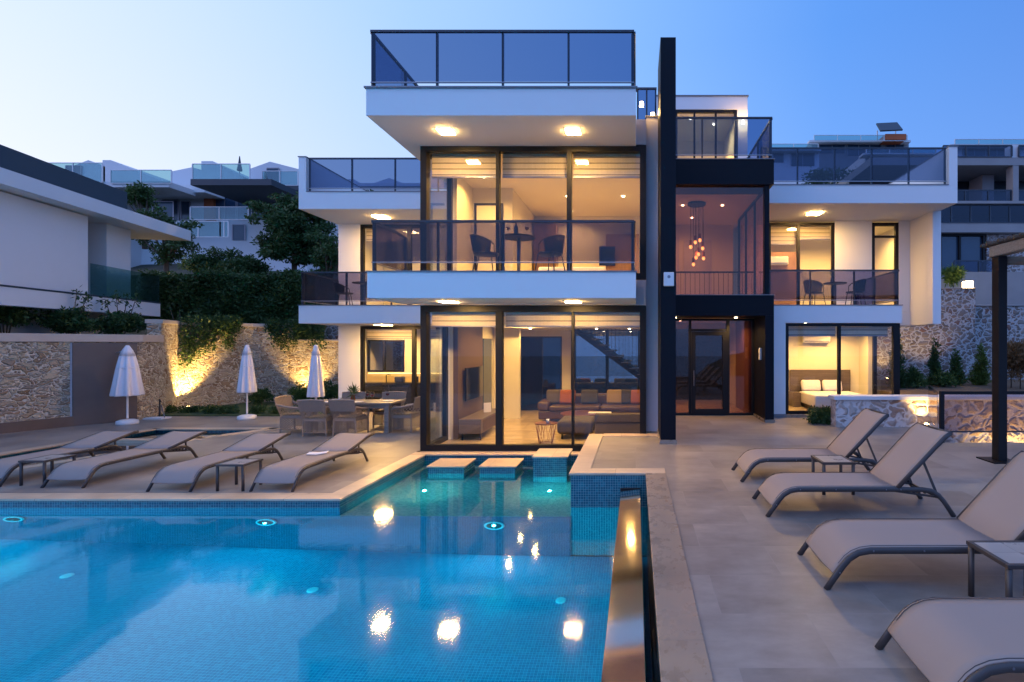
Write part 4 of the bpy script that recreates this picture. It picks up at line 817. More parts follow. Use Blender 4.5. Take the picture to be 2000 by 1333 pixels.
mb.add([(PX(1712, Y), Y - 1, PZ(262, Y)), (PX(1755, Y), Y - 1, PZ(260, Y)), (PX(1769, Y), Y + 2, PZ(239, Y + 2)), (PX(1727, Y), Y + 2, PZ(241, Y + 2))] + [(PX(1712, Y), Y - .9, PZ(264, Y)), (PX(1755, Y), Y - .9, PZ(262, Y)), (PX(1769, Y), Y + 2.1, PZ(241, Y + 2)), (PX(1727, Y), Y + 2.1, PZ(243, Y + 2))],
       [(0, 1, 2, 3), (7, 6, 5, 4), (0, 4, 5, 1), (1, 5, 6, 2), (2, 6, 7, 3), (3, 7, 4, 0)]); mb.build('solar_panel', m['darkroof'], hh)
mb = MB()
for px in (1727, 1764): mb.box(PX(px, Y), PX(px + 1.5, Y), Y + 1.8, Y + 1.9, PZ(275, Y), PZ(243, Y))
mb.build('panel_stand', m['whitep'], hh)
MB().box(PX(1725, Y), PX(1765, Y), Y - .6, Y + 4, PZ(277, Y), PZ(266, Y)).build('terrace_block', m['orange'], hh)
for x, y, z, lb, s in ((PX(1890, 19.2), 19.2, 4.46, 'bright square lamp on top of the high stone wall', .26), (PX(1802, 39), 38.8, PZ(345, 39), 'tiny far lamp glowing on the right slope', .12)):
    tag(MB().box(x - s / 2, x + s / 2, y - s / 2, y + s / 2, z - s / 2, z + s / 2).build('wall_lamp', m['wallamp'], bevel=.02), lb, 'wall lamp')
lamp('POINT', (PX(1890, 19.2), 18.95, 4.5), 30, WARM, .05)
# ================================================================ greenery
def plant(name, lb, cat, loc, lumps, n, size, mat, stems=(), group=None, up=.3, strap=1.0, trunk='trunk'):
    t = thing(name, lb, cat, loc, group=group)
    if stems:
        mb = MB()
        for pts, rs in stems: mb.tube([Vector(p) + Vector(loc) for p in pts], rs, 7)
        mb.build(trunk, m['bark'], t, smooth=True)
    L = [(a + loc[0], b + loc[1], c + loc[2], d, e, f) for a, b, c, d, e, f in lumps]
    leafmesh('crown' if trunk == 'trunk' else 'foliage', leaves(L, n, size, up=up, strap=strap), m[mat], t); return t
def randlumps(n, c, r, s, sq=.8):
    out = []
    for i in range(n):
        d = rng.normal(size=3); d /= np.linalg.norm(d); q = rng.random() ** .5
        out.append((c[0] + d[0] * r[0] * q, c[1] + d[1] * r[1] * q, c[2] + d[2] * r[2] * q, s * (.6 + .8 * rng.random()), s * (.6 + .8 * rng.random()), s * sq * (.5 + .7 * rng.random())))
    return out
def tree(lb, x, y, z, h, rx, rz_, nl, n, size, mat, lean=0, ls=.45, zc=None):
    zc = zc or h - rz_; L = randlumps(nl, (lean, 0, zc), (rx, rx * .8, rz_), ls)
    stems = [([(0, 0, -.5), (lean * .3, 0, h * .35), (lean, 0, h * .75)], [.14, .10, .04])]
    for l in L[:14]: stems.append(([(lean * .3, 0, h * .3 + .2 * rng.random()), ((l[0]) * .6, l[1] * .6, (h * .35 + l[2]) / 2), l[:3]], [.06, .035, .012]))
    return plant('tree', lb, 'tree', (x, y, z), L, n, size, mat, stems, up=-.2)
Y = 24; tree('big dark leafy tree behind the left wing of the villa', PX(575, Y), Y, PZ(560, Y), 4.7, 1.95, 1.95, 90, 26000, .16, 'leafd', ls=.38)
Y = 25; tree('thin open crowned tree beside the neighbour house roof', PX(325, Y), Y, PZ(560, Y), 3.9, 1.3, 1.4, 34, 5200, .15, 'leafd', ls=.30)
Y = 30; tree('olive toned pine top rising behind the neighbour roof', PX(283, Y), Y, PZ(470, Y), 3.3, .75, .9, 16, 2600, .17, 'leaf', ls=.35, lean=-.3)
Y = 22.6; tree('small dark tree at the corner of the left wing', PX(640, Y), Y, PZ(600, Y), 3.3, .6, 1.1, 18, 4000, .13, 'leafd', ls=.35)
for k, (px, py, Y, rx, rz_, lb) in enumerate(((420, 510, 23.5, 1.0, .85, 'round dark bush above the ivy hedge, left one'), (478, 520, 23.3, .85, .75, 'round dark bush above the ivy hedge, right one'), (545, 545, 22.6, .9, .5, 'low dark bush under the big tree'))):
    plant('bush', lb, 'bush', (PX(px, Y), Y, PZ(py + 40, Y)), randlumps(22, (0, 0, rz_), (rx, .7, rz_ * .8), .36), 6500, .13, 'leafd', [([(0, 0, -.6), (0, 0, .8)], [.06, .02])], group='bushes above the ivy hedge', trunk='stem')
# hedge of ivy hanging over the bank
def patch(n, f, size, jit=.08, up=-.4):
    p = np.array([f(*rng.random(2)) for _ in range(n)]); p += rng.normal(size=p.shape) * jit; d = np.tile((.0, -1., .2), (n, 1)); return leaf_quads(p, d, size, up)
t = thing('hedge', 'long dark ivy hedge on the bank above the stone wall', 'hedge', (-16, 21, 2.2))
mb = MB(); mb.prismy([(-20.0, 1.8), (-20.0, 5.0), (-17, 5.0), (-13.4, 4.95), (-12.9, 3.9), (-12.9, 1.8)], 20.9, 23); mb.build('hedge_body', m['leafd'], t)
def hf(a, b):
    x = -20.0 + a * 7.1; top = 5.05 + .12 * math.sin(x * 2.1) - max(0, x + 13.6) * 1.4
    if b > .86: return (x, 20.9 + (b - .86) * 12, top)
    return (x, 20.86 - .25 * (1 - b) + .15 * math.sin(x * 3) * math.sin(b * 9), 2.9 + (top - 2.9) * b / .86)
leafmesh('foliage', patch(30000, hf, .13), m['leafd'], t)
t = thing('ivy', 'green ivy hanging down the spot lit stone wall', 'climber', (-15, 17.3, 1.5))
def iv(a, b):
    s = a * 3.3; x = -15.25 + (s - 1) * .0; k = a * 4.2
    # follow the taller wall: (-15.5,17.4) -> (-14.6,19.5)
    P = Vector((-15.5, 17.4)).lerp(Vector((-14.8, 19.0)), a); hang = 3.15 - b ** 1.3 * (.5 + 1.25 * abs(math.sin(k * 1.9 + .6)) ** 2)
    if a < .42: hang = 3.15 - b * (1.7 - a * 1.5)
    else: hang = 3.15 - b ** 1.5 * (.25 + .9 * abs(math.sin(k * 2.3)))
    return (P.x + .12, P.y - .05, hang)
leafmesh('foliage', patch(3800, iv, .10, .07), m['leaf'], t)
t = thing('ivy', 'dark ivy spilling over the wall behind the middle umbrella', 'climber', (-13, 19.7, 2))
leafmesh('foliage', patch(3400, lambda a, b: (-14.0 + a * 2.0, 19.5 + .2 * a, 3.1 - b ** 1.3 * (.2 + .9 * abs(math.sin(a * 5)))), .10, .08), m['leafd'], t)
for k, (x, y, z, rx, rz_, n, mt, lb) in enumerate(((-17.5, 14.2, 2.5, .8, 1.0, 4600, 'leafd', 'loose leafy shrub with upright shoots at far left behind the wall'), (-16.9, 15.3, 2.5, .8, .7, 4000, 'leafd', 'wide leafy shrub over the left garden wall'), (-16.3, 16.2, 2.5, .7, .55, 3200, 'leafd', 'low leafy shrub over the left garden wall near the neighbour balcony'), (-15.9, 18.0, 2.3, .5, .45, 1800, 'leafd', 'small pointed shrub above the coping beside the ivy'))):
    stems = [([(dx * .2, 0, 0), (dx, 0, rz_ + .5 + .35 * rng.random())], [.02, .006]) for dx in (-.5, -.15, .2, .5)]
    L = randlumps(14, (0, 0, rz_ * .6), (rx, .4, rz_ * .6), .28) + [(s[0][1][0] , 0, s[0][1][2] - .15, .09, .09, .25) for s in stems]
    plant('shrub', lb, 'shrub', (x, y, z), L, n, .11, mt, stems, group='shrubs behind the left garden wall', trunk='stem')
for k, (x, y, r, mt, lb) in enumerate(((-13.6, 18.6, .32, 'leaf', 'low shrub left of the middle umbrella'), (-12.3, 18.9, .42, 'leaff', 'leafy shrub glowing behind the middle umbrella'), (-11.4, 19.0, .48, 'leaf', 'dark shrub between the two right umbrellas'), (-10.7, 19.1, .42, 'leaf', 'shrub right behind the right umbrella'), (-9.95, 18.0, .50, 'leaff', 'bright flowering shrub against the left wing pier'))):
    plant('shrub', lb, 'shrub', (x, y, .03), randlumps(12, (0, 0, r), (r, r * .7, r * .7), r * .45), 2200, .09, mt, [([(0, 0, -.1), (0, 0, r)], [.02, .01])], group='shrubs along the lawn', trunk='stem')
for k, (px, Y, mt) in enumerate(((330, 16.6, 'leafd'), (375, 16.5, 'leafd'), (410, 16.4, 'leaf'), (445, 16.3, 'leafd'), (505, 16.3, 'leaf'), (540, 16.3, 'leafd'))):
    plant('ground_plant', ('dark edging plant just left of the ivy wall spot', 'dark edging plant just right of the ivy wall spot', 'small green edging plant midway between spot lamp and middle parasol', 'low dark edging plant left of the middle parasol base', 'green edging plant right of the middle parasol base', 'spreading dark edging plant nearest the wicker chairs')[k], 'plant', (PX(px, Y), Y, .03), randlumps(7, (0, 0, .10), (.32, .2, .08), .14), 900, .07, mt, group='edging plants along the lawn')
for k, (px, Y, h, r, mt, n, lb) in enumerate(((1752, 15.5, 1.55, .26, 'leafd', 2600, 'slim dark cypress hard against the bedroom window'), (1826, 16.5, 1.45, .20, 'leafd', 2400, 'slim dark conifer, tallest in the garden bed'), (1868, 16.5, 1.05, .26, 'leaf', 2400, 'bushy green conifer in the middle of the garden bed'), (1916, 16.5, 1.25, .27, 'leaff', 2600, 'light green conifer just left of the pergola post'), (1786, 15.5, .60, .34, 'leaf', 2000, 'low round shrub glowing by the bedroom corner'), (1845, 15.8, .42, .35, 'leaf', 1500, 'low dark shrub at the foot of the conifers'))):
    x = PX(px, Y); L = []
    for i in range(9):
        f = i / 8; L.append((rng.normal() * .03, rng.normal() * .03, .12 + f * (h - .15), r * (1.05 - f * .8) * (.8 + .3 * rng.random()), r * (1.05 - f * .8), h * .10))
    plant('conifer' if h > .9 else 'shrub', lb, 'conifer' if h > .9 else 'shrub', (x, Y, .92), L, n, .11, mt, [([(0, 0, -.1), (0, 0, h * .9)], [.025, .006])], up=1.2, strap=1.6, group='plants in the right garden bed')
for k, (px, Y, lb) in enumerate(((1975, 15.5, 'brownish feathery plant right of the pergola post'), (1993, 15.0, 'dry feathery plant at the right edge'))):
    plant('feathery_plant', lb, 'plant', (PX(px, Y), Y, .92), randlumps(12, (0, 0, .75), (.42, .3, .6), .22), 2400, .16, 'leafdry', [([(0, 0, -.1), (0, 0, 1.0)], [.02, .008])], up=1.0, strap=2.5)
plant('potted_palm', 'yellow lit bushy palm beside the lamp on the high wall', 'plant', (PX(1862, 20.3), 20.3, PZ(560, 20.3)), randlumps(10, (0, 0, .35), (.4, .3, .3), .2), 1500, .2, 'leaff', [([(0, 0, -.3), (0, 0, .5)], [.03, .01])], up=.8, strap=2.0)
plant('bush', 'dark green round bush on the terrace at the planter end', 'bush', (PX(1606, 12.3), 12.3, .352), randlumps(16, (0, 0, .16), (.36, .30, .14), .16), 4200, .07, 'leafd', [([(0, 0, 0), (0, 0, .2)], [.02, .01])], trunk='stem')
for k, (px, py, Y, s) in enumerate(((1640, 352, 34, 1.6), (1745, 350, 33, 1.5), (690, 372, 36, 1.0))):
    plant('bush', ('dark bush on the right slope behind the terrace railing, left one', 'dark bush on the right slope behind the terrace railing, right one', 'dark bush on the slope behind the left roof terrace')[k], 'bush', (PX(px, Y), Y, PZ(py + 20, Y)), randlumps(10, (0, 0, s * .4), (s * 1.3, s, s * .4), s * .4), 2500, .22, 'leafd')

tag(MB().box(PX(357, 23.2) - .06, PX(357, 23.2) + .06, 22.0, 22.1, 5.05, 5.2).build('wall_lamp', m['wallamp'], bevel=.02), 'small warm lamp lighting the bushes above the ivy hedge', 'wall lamp')
lamp('POINT', (PX(357, 23.2) + .1, 21.9, 5.25), 40, WARM, .05)
# ================================================================ sun loungers
def sling(prof, hw, th, sag, nv=8):
    mb = MB(); vs = []; n = len(prof)
    for k, s in enumerate((0, -th)):
        for (u, h) in prof:
            for j in range(nv + 1):
                v = -hw + 2 * hw * j / nv; q = 1 - (v / hw) ** 2; vs.append((u, v, h + s - sag * q))
    fs = []; w = nv + 1; o = n * w
    for i in range(n - 1):
        for j in range(nv):
            a = i * w + j; fs.append((a, a + w, a + w + 1, a + 1)); fs.append((o + a, o + a + 1, o + a + w + 1, o + a + w))
    for i in range(n - 1):
        a = i * w; fs.append((a, o + a, o + a + w, a + w)); a = i * w + nv; fs.append((a, a + w, o + a + w, o + a))
    for j in range(nv): fs.append((j, j + 1, o + j + 1, o + j)); a = (n - 1) * w + j; fs.append((a, o + a, o + a + 1, a + 1))
    return mb.add(vs, fs)
def make_lounger(ang):
    t = thing('sun_lounger', 'x', 'sun lounger', (0, 0, 0))
    pr = [(0, 0), (.07, .10), (.13, .185), (.18, .24), (.25, .283), (.34, .30), (.9, .302), (1.70, .30), (1.80, .285), (1.88, .235), (1.94, .165), (2.05, 0)]
    def oval(pts, v):
        mb = MB(); mb.tube([(u, 0, h) for u, h in pts], .027, 10); mb.v = [(x, v + y * .55, z) for x, y, z in mb.v]; return mb
    for s in (-1, 1): oval(pr, s * .325).build('side_frame', m['taupe'], t, world=False, smooth=True)
    cbm = MB()
    for u, h in ((.16, .20), (.75, .285), (1.40, .285), (1.90, .20)): cbm.tube([(u, -.32, h), (u, .32, h)], .014, 8)
    cbm.build('cross_bar', m['taupe'], t, world=False, smooth=True)
    sp = [(.055, .13), (.10, .19), (.15, .25), (.20, .288), (.27, .316), (.36, .328), (.55, .329), (.9, .329), (1.2, .329), (1.42, .329)]
    sling(sp, .315, .012, .012).build('seat', m['fabric'], t, world=False, smooth=True)
    a = R(ang); c, s_ = math.cos(a), math.sin(a); H = Vector((1.43, .318))
    def bp(d, n=0): return (H.x + d * c - n * s_, H.y + d * s_ + n * c)
    bpf = [bp(0), bp(.3), bp(.6), bp(.76, -.003), bp(.84, -.02)]
    sling([bp(.0, .018), bp(.2, .020), (bp(.5, .020)), bp(.74, .020), bp(.82, .008), bp(.85, -.012)], .315, .012, .014).build('backrest', m['fabric'], t, world=False, smooth=True)
    bf = MB()
    for q in (-1, 1):
        k = oval(bpf, q * .325); bf.add(k.v, k.f)
    bf.tube([(bpf[-1][0], -.325, bpf[-1][1]), (bpf[-1][0], .325, bpf[-1][1])], .016, 8)
    bf.build('back_frame', m['taupe'], t, world=False, smooth=True)
    st = MB(); p = bp(.42, -.03); e = (1.90, .215) if ang > 30 else (1.86, .21)
    for q in (-.27, .27):
        st.bar((p[0], q, p[1]), (e[0], q, e[1]), .018, .022); st.bar((1.42, q * .98, .27), (e[0], q * .98, e[1] - .015), .018, .022)
        for i in range(4): f = .45 + i * .13; st.box(1.42 + (e[0] - 1.42) * f - .012, 1.42 + (e[0] - 1.42) * f + .012, q * .98 - .01, q * .98 + .01, .24, .285)
    st.tube([(p[0], -.27, p[1]), (p[0], .27, p[1])], .012, 8); st.build('back_support', m['taupe'], t, world=False)
    sc = MB()
    for u in (.10, .36, .75, 1.30, 1.46):
        for q in (-1, 1):
            h = .135 if u == .10 else .303; sc.tube([(u, q * .336, h), (u, q * .343, h)], .007, 8)
    sc.build('screws', m['rail2'], t, world=False)
    hm = MB()
    for q in (-.300, .300): hm.tube([(u, q, h + .0022) for u, h in sp[1:]], .0022, 5)
    hm.build('hem_stitching', m['taupe'], t, world=False)
    return t
lgR = 'loungers on the right terrace'; lgL = 'loungers along the left pool edge'
r0 = make_lounger(47); r0.location = (1.45, 7.36, .352); r0['label'] = 'sun lounger with raised back, farthest of the right row, near the planter'; r0['group'] = lgR
copy_thing(r0, (1.44, 5.94, .352), 0, 'sun lounger with raised back, second from the house in the right row')
copy_thing(r0, (1.47, 4.28, .352), 0, 'sun lounger with raised back beside the nearest side table')
copy_thing(r0, (1.50, 2.86, .352), R(-1), 'nearest sun lounger, cut by the bottom right corner')
l0 = make_lounger(13); l0.location = (-7.10, 7.78, 0); l0.rotation_euler = (0, 0, R(90)); l0['label'] = 'sun lounger with low back left of the right-hand side table'; l0['group'] = lgL
copy_thing(l0, (-5.54, 7.78, 0), R(88), 'sun lounger at the pool corner with a magazine on its seat')
copy_thing(l0, (-8.94, 7.98, 0), R(89), 'sun lounger with low back right of the far left side table')
copy_thing(l0, (-10.32, 8.03, 0), R(90), 'leftmost sun lounger, its foot end cut by the photo edge')
mb = MB()
for s in (-1, 1):
    mb.add([(0, -.10, 0), (s * .15, -.10, .018), (s * .15, .10, .018), (0, .10, 0), (0, -.10, .008), (s * .15, -.10, .026), (s * .15, .10, .026), (0, .10, .008)], [(0, 1, 2, 3), (7, 6, 5, 4), (0, 4, 5, 1), (3, 2, 6, 7), (1, 5, 6, 2)])
tag(mb.build('magazine', m['canvas'], loc=(-5.58, 8.98, .322), rz=R(20)), 'open magazine lying on the lounger by the pool corner', 'magazine')
def side_table(x0, x1, y0, y1, z, h, lb):
    x, y = (x0 + x1) / 2, (y0 + y1) / 2; a, b = (x1 - x0) / 2, (y1 - y0) / 2
    t = thing('side_table', lb, 'side table', (x, y, z), group='side tables between the loungers')
    mb = MB(); mb.box(-a, a, -b, -b + .035, h - .03, h); mb.box(-a, a, b - .035, b, h - .03, h); mb.box(-a, -a + .035, -b + .036, b - .036, h - .03, h); mb.box(a - .035, a, -b + .036, b - .036, h - .03, h)
    mb.build('table_frame', m['taupe'], t, world=False, bevel=.004)
    MB().box(-a + .036, a - .036, -b + .036, b - .036, h - .022, h - .003).build('table_top', m['ceramic'], t, world=False)
    for sx_ in (-1, 1):
        for sy in (-1, 1): MB().tube([(sx_ * (a - .025), sy * (b - .025), 0), (sx_ * (a - .025), sy * (b - .025), h - .031)], .021, 12).build('leg', m['taupe'], t, world=False, smooth=True)
side_table(2.34, 2.76, 6.42, 6.86, .352, .41, 'small square side table between the two farthest right loungers')
side_table(2.50, 2.97, 3.44, 3.88, .352, .41, 'small square side table at the right edge, nearest the camera')
side_table(-9.78, -9.36, 8.10, 8.58, 0, .40, 'small side table between the two leftmost loungers')
side_table(-6.42, -5.98, 7.80, 8.22, 0, .41, 'small side table between the two loungers nearest the pool corner')
# ================================================================ closed parasols
def parasol(x, y, top, w, lb, zb, wav=.16):
    t = thing('parasol', lb, 'parasol', (x, y, 0), group='closed white parasols')
    MB().lathe([(0, 0), (.235, 0), (.245, .03), (.235, .10), (.16, .13), (0, .13)], 28).build('base', m['whitep'], t, world=False, smooth=True)
    MB().tube([(0, 0, .16), (0, 0, top - .02)], .024, 10).build('pole', m['whitep'], t, world=False)
    z = top; MB().lathe([(w * .5, zb), (w * .515, zb + .03), (w * .44, zb + .35), (w * .35, zb + .75), (w * .24, top - .26), (.06, top - .22)], 64, wav=wav, nw=8).build('canopy', m['canvas'], t, world=False, smooth=True)
    MB().tube([(w * .345 * math.cos(a * math.pi / 10), w * .345 * math.sin(a * math.pi / 10), zb + .78) for a in range(20)], .012, 6, True).build('tie_strap', m['whitep'], t, world=False)
    MB().lathe([(w * .24 + .02, top - .27), (w * .18, top - .12), (.05, top - .01), (.03, top + .02), (0, top + .02)], 40, wav=.05, nw=8).build('top_flap', m['canvas'], t, world=False, smooth=True)
parasol(-14.25, 14.35, 2.19, .60, 'closed white parasol in front of the brown shower slab, left', .80)
parasol(-11.62, 15.3, 2.20, .43, 'closed white parasol before the stone wall, middle of the three', .80, .14)
parasol(-9.25, 14.8, 2.20, .40, 'closed white parasol behind the dining table, right', .72, .14)
# ================================================================ outdoor dining
t = thing('dining_table', 'long weathered teak outdoor dining table laid for a meal', 'dining table', (-7.25, 13.25, 0))
mb = MB()
for i in range(6): mb.box(-1.1, 1.1, -.42 + i * .14, -.42 + i * .14 + .134, .72, .765)
mb.build('table_top', m['tablewood'], t, world=False, bevel=.004)
mb = MB(); mb.box(-1.0, 1.0, -.34, -.31, .62, .719); mb.box(-1.0, 1.0, .31, .34, .62, .719); mb.build('apron', m['tablewood'], t, world=False)
for sx_ in (-1, 1):
    for sy in (-1, 1): MB().box(sx_ * .98 - .055, sx_ * .98 + .055, sy * .33 - .055, sy * .33 + .055, 0, .719).build('leg', m['tablewood'], t, world=False, bevel=.004)
def lattice(mb, P, nu, nv, r=.0055):
    """diagonal wicker weave over the quad P (four corners)"""
    P = [Vector(p) for p in P]
    def q(u, v): return (P[0] * (1 - u) + P[1] * u) * (1 - v) + (P[3] * (1 - u) + P[2] * u) * v
    n = nu + nv
    for k in range(1, n):
        for s in (0, 1):
            a = (max(0, k - nv) / nu, min(k, nv) / nv); b = (min(k, nu) / nu, max(0, k - nu) / nv)
            if s: a = (1 - a[0], a[1]); b = (1 - b[0], b[1])
            mb.tube([q(*a), q(*b)], r, 4)
    mb.tube([P[0], P[1], P[2], P[3]], r * 1.6, 5, True)
def make_wicker():
    t = thing('wicker_chair', 'x', 'chair', (0, 0, 0), group='wicker chairs round the dining table')
    a, b = .27, .27
    for sx_ in (-1, 1):
        for sy in (-1, 1): MB().tube([(sx_ * (a + (.02 if sy < 0 else 0)), sy * (b + .0), 0), (sx_ * a, sy * b, .40)], .02, 8).build('leg', m['wicker'], t, world=False)
    mb = MB(); mb.box(-a, a, -b, b, .37, .42); mb.build('seat', m['wicker'], t, world=False, bevel=.01)
    MB().box(-a + .02, a - .02, -b + .03, b - .02, .421, .47).build('cushion', m['sand'], t, world=False, bevel=.02)
    sk = MB(); c = [(-a - .01, -b, 0), (a + .01, -b, 0), (a, b, 0), (-a, b, 0)]
    for i in range(4):
        p, q_ = c[i], c[(i + 1) % 4]; lattice(sk, [(p[0], p[1], .09), (q_[0], q_[1], .09), (q_[0], q_[1], .37), (p[0], p[1], .37)], 8, 5)
    sk.build('woven_skirt', m['wicker'], t, world=False)
    bk = MB(); lattice(bk, [(-a - .01, -b, .42), (a + .01, -b, .42), (a + .035, -b - .06, .62), (-a - .035, -b - .06, .62)], 8, 3)
    n = 11
    for i in range(n + 1):
        f = i / n; z = .62 + f * .26; y = -b - .06 - f * .07; w = a + .035 + .02 * f; bk.tube([(-w, y, z), (-w * .5, y - .012, z), (0, y - .016, z), (w * .5, y - .012, z), (w, y, z)], .013, 5)
    for i in range(12): x = -1 + 2 * i / 11; bk.tube([(x * (a + .035), -b - .066, .62), (x * (a + .055), -b - .135, .885)], .010, 5)
    bk.tube([(-a - .055, -b - .13, .88), (0, -b - .15, .90), (a + .055, -b - .13, .88)], .022, 8)
    bk.build('backrest', m['wicker'], t, world=False)
    for s in (-1, 1):
        am = MB(); am.tube([(s * (a + .05), -b - .09, .72), (s * (a + .055), -.1, .66), (s * (a + .04), .18, .63), (s * (a + .01), b, .56), (s * a, b, .42)], .026, 8)
        lattice(am, [(s * (a + .01), -b, .43), (s * a, b, .43), (s * (a + .01), b - .02, .57), (s * (a + .04), -b - .04, .68)], 6, 2); am.build('armrest', m['wicker'], t, world=False)
    return t
wc = make_wicker(); wc.location = (-7.82, 12.72, 0); wc['label'] = 'wicker armchair at the near side of the dining table, left one'
copy_thing(wc, (-7.08, 12.74, 0), R(-3), 'wicker armchair at the near side of the dining table, right one')
copy_thing(wc, (-8.70, 13.2, 0), R(-88), 'wicker armchair at the left end of the dining table')
copy_thing(wc, (-5.92, 13.25, 0), R(84), 'wicker armchair at the right end of the dining table')
copy_thing(wc, (-7.9, 13.95, 0), R(180), 'wicker armchair at the far side of the dining table, left one')
copy_thing(wc, (-6.75, 13.95, 0), R(183), 'wicker armchair at the far side of the dining table, right one')
def glassware(x, y, z, lb, wine=False, s=1.0, grp=None):
    t = thing('wine_glass', lb, 'wine glass', (x, y, z), group=grp)
    MB().lathe([(0, 0), (.034 * s, .002), (.006, .012), (.005, .09 * s), (.02 * s, .10 * s), (.04 * s, .13 * s), (.042 * s, .16 * s), (.034 * s, .21 * s)], 14).build('bowl', m['glass'], t, world=False, smooth=True)
    if wine: MB().lathe([(0, .105 * s), (.034 * s, .125 * s), (.038 * s, .155 * s), (0, .156 * s)], 14).build('wine', m['winedark'], t, world=False, smooth=True)
for x, y, w, lb in ((-7.95, 13.0, 0, 'empty wine glass at the left of the dining table'), (-7.0, 13.35, 1, 'red wine glass in the middle of the dining table'), (-6.75, 13.1, 1, 'red wine glass right of the table centre'), (-6.5, 13.4, 1, 'red wine glass at the right end of the dining table')): glassware(x, y, .766, lb, w, 1.2, 'wine glasses on the dining table')
for x, y, lb in ((-7.8, 13.0, 'white plate at the near left place of the table'), (-7.05, 13.0, 'white plate at the near right place of the table'), (-6.4, 13.25, 'white plate at the right end place'), (-7.9, 13.5, 'white plate at the far left place')):
    tag(MB().lathe([(0, 0), (.08, 0), (.135, .014), (.13, .018), (.08, .006), (0, .006)], 20).build('plate', m['whitep'], loc=(x, y, .767), smooth=True), lb, 'plate', 'plates on the dining table')
t = thing('table_vase', 'dark vase with spiky grass on the dining table', 'vase', (-7.35, 13.3, .766)); MB().lathe([(0, 0), (.05, 0), (.06, .06), (.04, .13), (.05, .15), (.0, .15)], 16).build('vase', m['rust'], t, world=False, smooth=True)
leafmesh('grass_stems', leaves([(0, 0, .22, .06, .06, .08)], 120, .17, up=2.5, strap=4), m['leaf'], t, world=False)
# ================================================================ balcony sets
def bistro_table(x, y, z, lb, h=.76, r=.36):
    t = thing('bistro_table', lb, 'table', (x, y, z), group='round balcony tables')
    MB().lathe([(0, h - .028), (r - .02, h - .028), (r, h - .018), (r, h - .004), (r - .01, h), (0, h)], 32).build('table_top', m['frame'], t, world=False)
    MB().tube([(0, 0, .02), (0, 0, h - .03)], .036, 14).build('column', m['rail2'], t, world=False, smooth=True)
    MB().lathe([(0, 0), (.22, 0), (.22, .015), (.05, .03), (0, .03)], 24).build('foot', m['rail'], t, world=False)
def make_barrel():
    t = thing('balcony_chair', 'x', 'chair', (0, 0, 0), group='dark balcony armchairs')
    MB().lathe([(0, .42), (.22, .42), (.245, .44), (.24, .465), (0, .455)], 28).build('seat', m['rail'], t, world=False, smooth=True)
    top = []; band = MB(); n = 16; vs = []
    for i in range(n + 1):
        a = R(-200 + 220 * i / n); k = math.sin(math.pi * i / n) ** .8; rr = .27 + .03 * k
        top.append((rr * math.cos(a), rr * math.sin(a), .60 + .19 * k))
    MB().tube(top, .013, 8).build('back_rail', m['rail'], t, world=False, smooth=True)
    for i in range(2, n - 1):
        p = Vector(top[i]); q = Vector((p.x * .82, p.y * .82, .46)); r_ = Vector(top[i + 1]); s = Vector((r_.x * .82, r_.y * .82, .46)); o = Vector((p.x, p.y, 0)).normalized() * .006
        band.add([q, s, r_, p, q + o, s + o, r_ + o, p + o], [(0, 1, 2, 3), (7, 6, 5, 4), (3, 2, 6, 7), (0, 4, 5, 1)])
    band.build('backrest', m['mesh'], t, world=False)
    for x, y, X_, Y_ in ((-.2, .14, -.25, .2), (.2, .14, .25, .2), (-.17, -.17, -.22, -.24), (.17, -.17, .22, -.24)):
        MB().tube([(X_, Y_, 0), (x, y, .43)], .012, 8).build('leg', m['rail'], t, world=False, smooth=True)
    for s in (-1, 1): MB().tube([(s * .235, .10, .44), top[0] if s < 0 else top[-1]], .011, 8).build('arm_post', m['rail'], t, world=False)
    return t
mm, tt, oo = newmat('woven_mesh_back'); N_m = NT(tt)
tr = N_m.n('ShaderNodeBsdfTransparent'); pp = N_m.princ((.04, .04, .05), .6); xx = N_m.n('ShaderNodeMixShader'); xx.inputs[0].default_value = .72; N_m.l(tr.outputs[0], xx.inputs[1]); N_m.l(pp.outputs[0], xx.inputs[2]); N_m.l(xx.outputs[0], oo.inputs[0]); m['mesh'] = mm
bc = make_barrel(); bc.location = (-2.92, 10.0, 3.552); bc.rotation_euler = (0, 0, R(-62)); bc['label'] = 'dark balcony armchair left of the round table on the main balcony'
copy_thing(bc, (-1.68, 10.0, 3.552), R(68), 'dark balcony armchair right of the round table on the main balcony')
copy_thing(bc, (-9.05, 15.9, 3.372), R(-70), 'dark armchair on the left wing balcony')
copy_thing(bc, (5.05, 14.5, 3.242), R(-60), 'dark armchair left of the table on the right wing balcony')
copy_thing(bc, (6.12, 14.3, 3.242), R(50), 'dark armchair right of the table on the right wing balcony')
bistro_table(-2.30, 10.05, 3.552, 'round dark table with wine on the main balcony', .80, .33); bistro_table(-8.35, 15.8, 3.372, 'round dark table on the left wing balcony'); bistro_table(5.6, 14.4, 3.242, 'round dark table with a vase on the right wing balcony', .72, .32)
glassware(-2.50, 10.0, 4.353, 'red wine glass left of the bottle on the balcony table', 1, 1.1, 'wine glasses on the balcony table'); glassware(-2.13, 10.0, 4.353, 'red wine glass right of the bottle on the balcony table', 1, 1.1, 'wine glasses on the balcony table')
tag(MB().lathe([(0, 0), (.038, 0), (.04, .02), (.04, .19), (.015, .24), (.014, .31), (.017, .315), (0, .315)], 16).build('wine_bottle', m['counter'], loc=(-2.36, 10.08, 4.353), smooth=True), 'dark wine bottle on the main balcony table', 'bottle')
t = thing('vase', 'slim vase with dark sprigs on the right wing balcony table', 'vase', (5.5, 14.4, 3.963)); MB().lathe([(0, 0), (.03, 0), (.035, .05), (.015, .16), (0, .16)], 12).build('vessel', m['rail'], t, world=False, smooth=True)
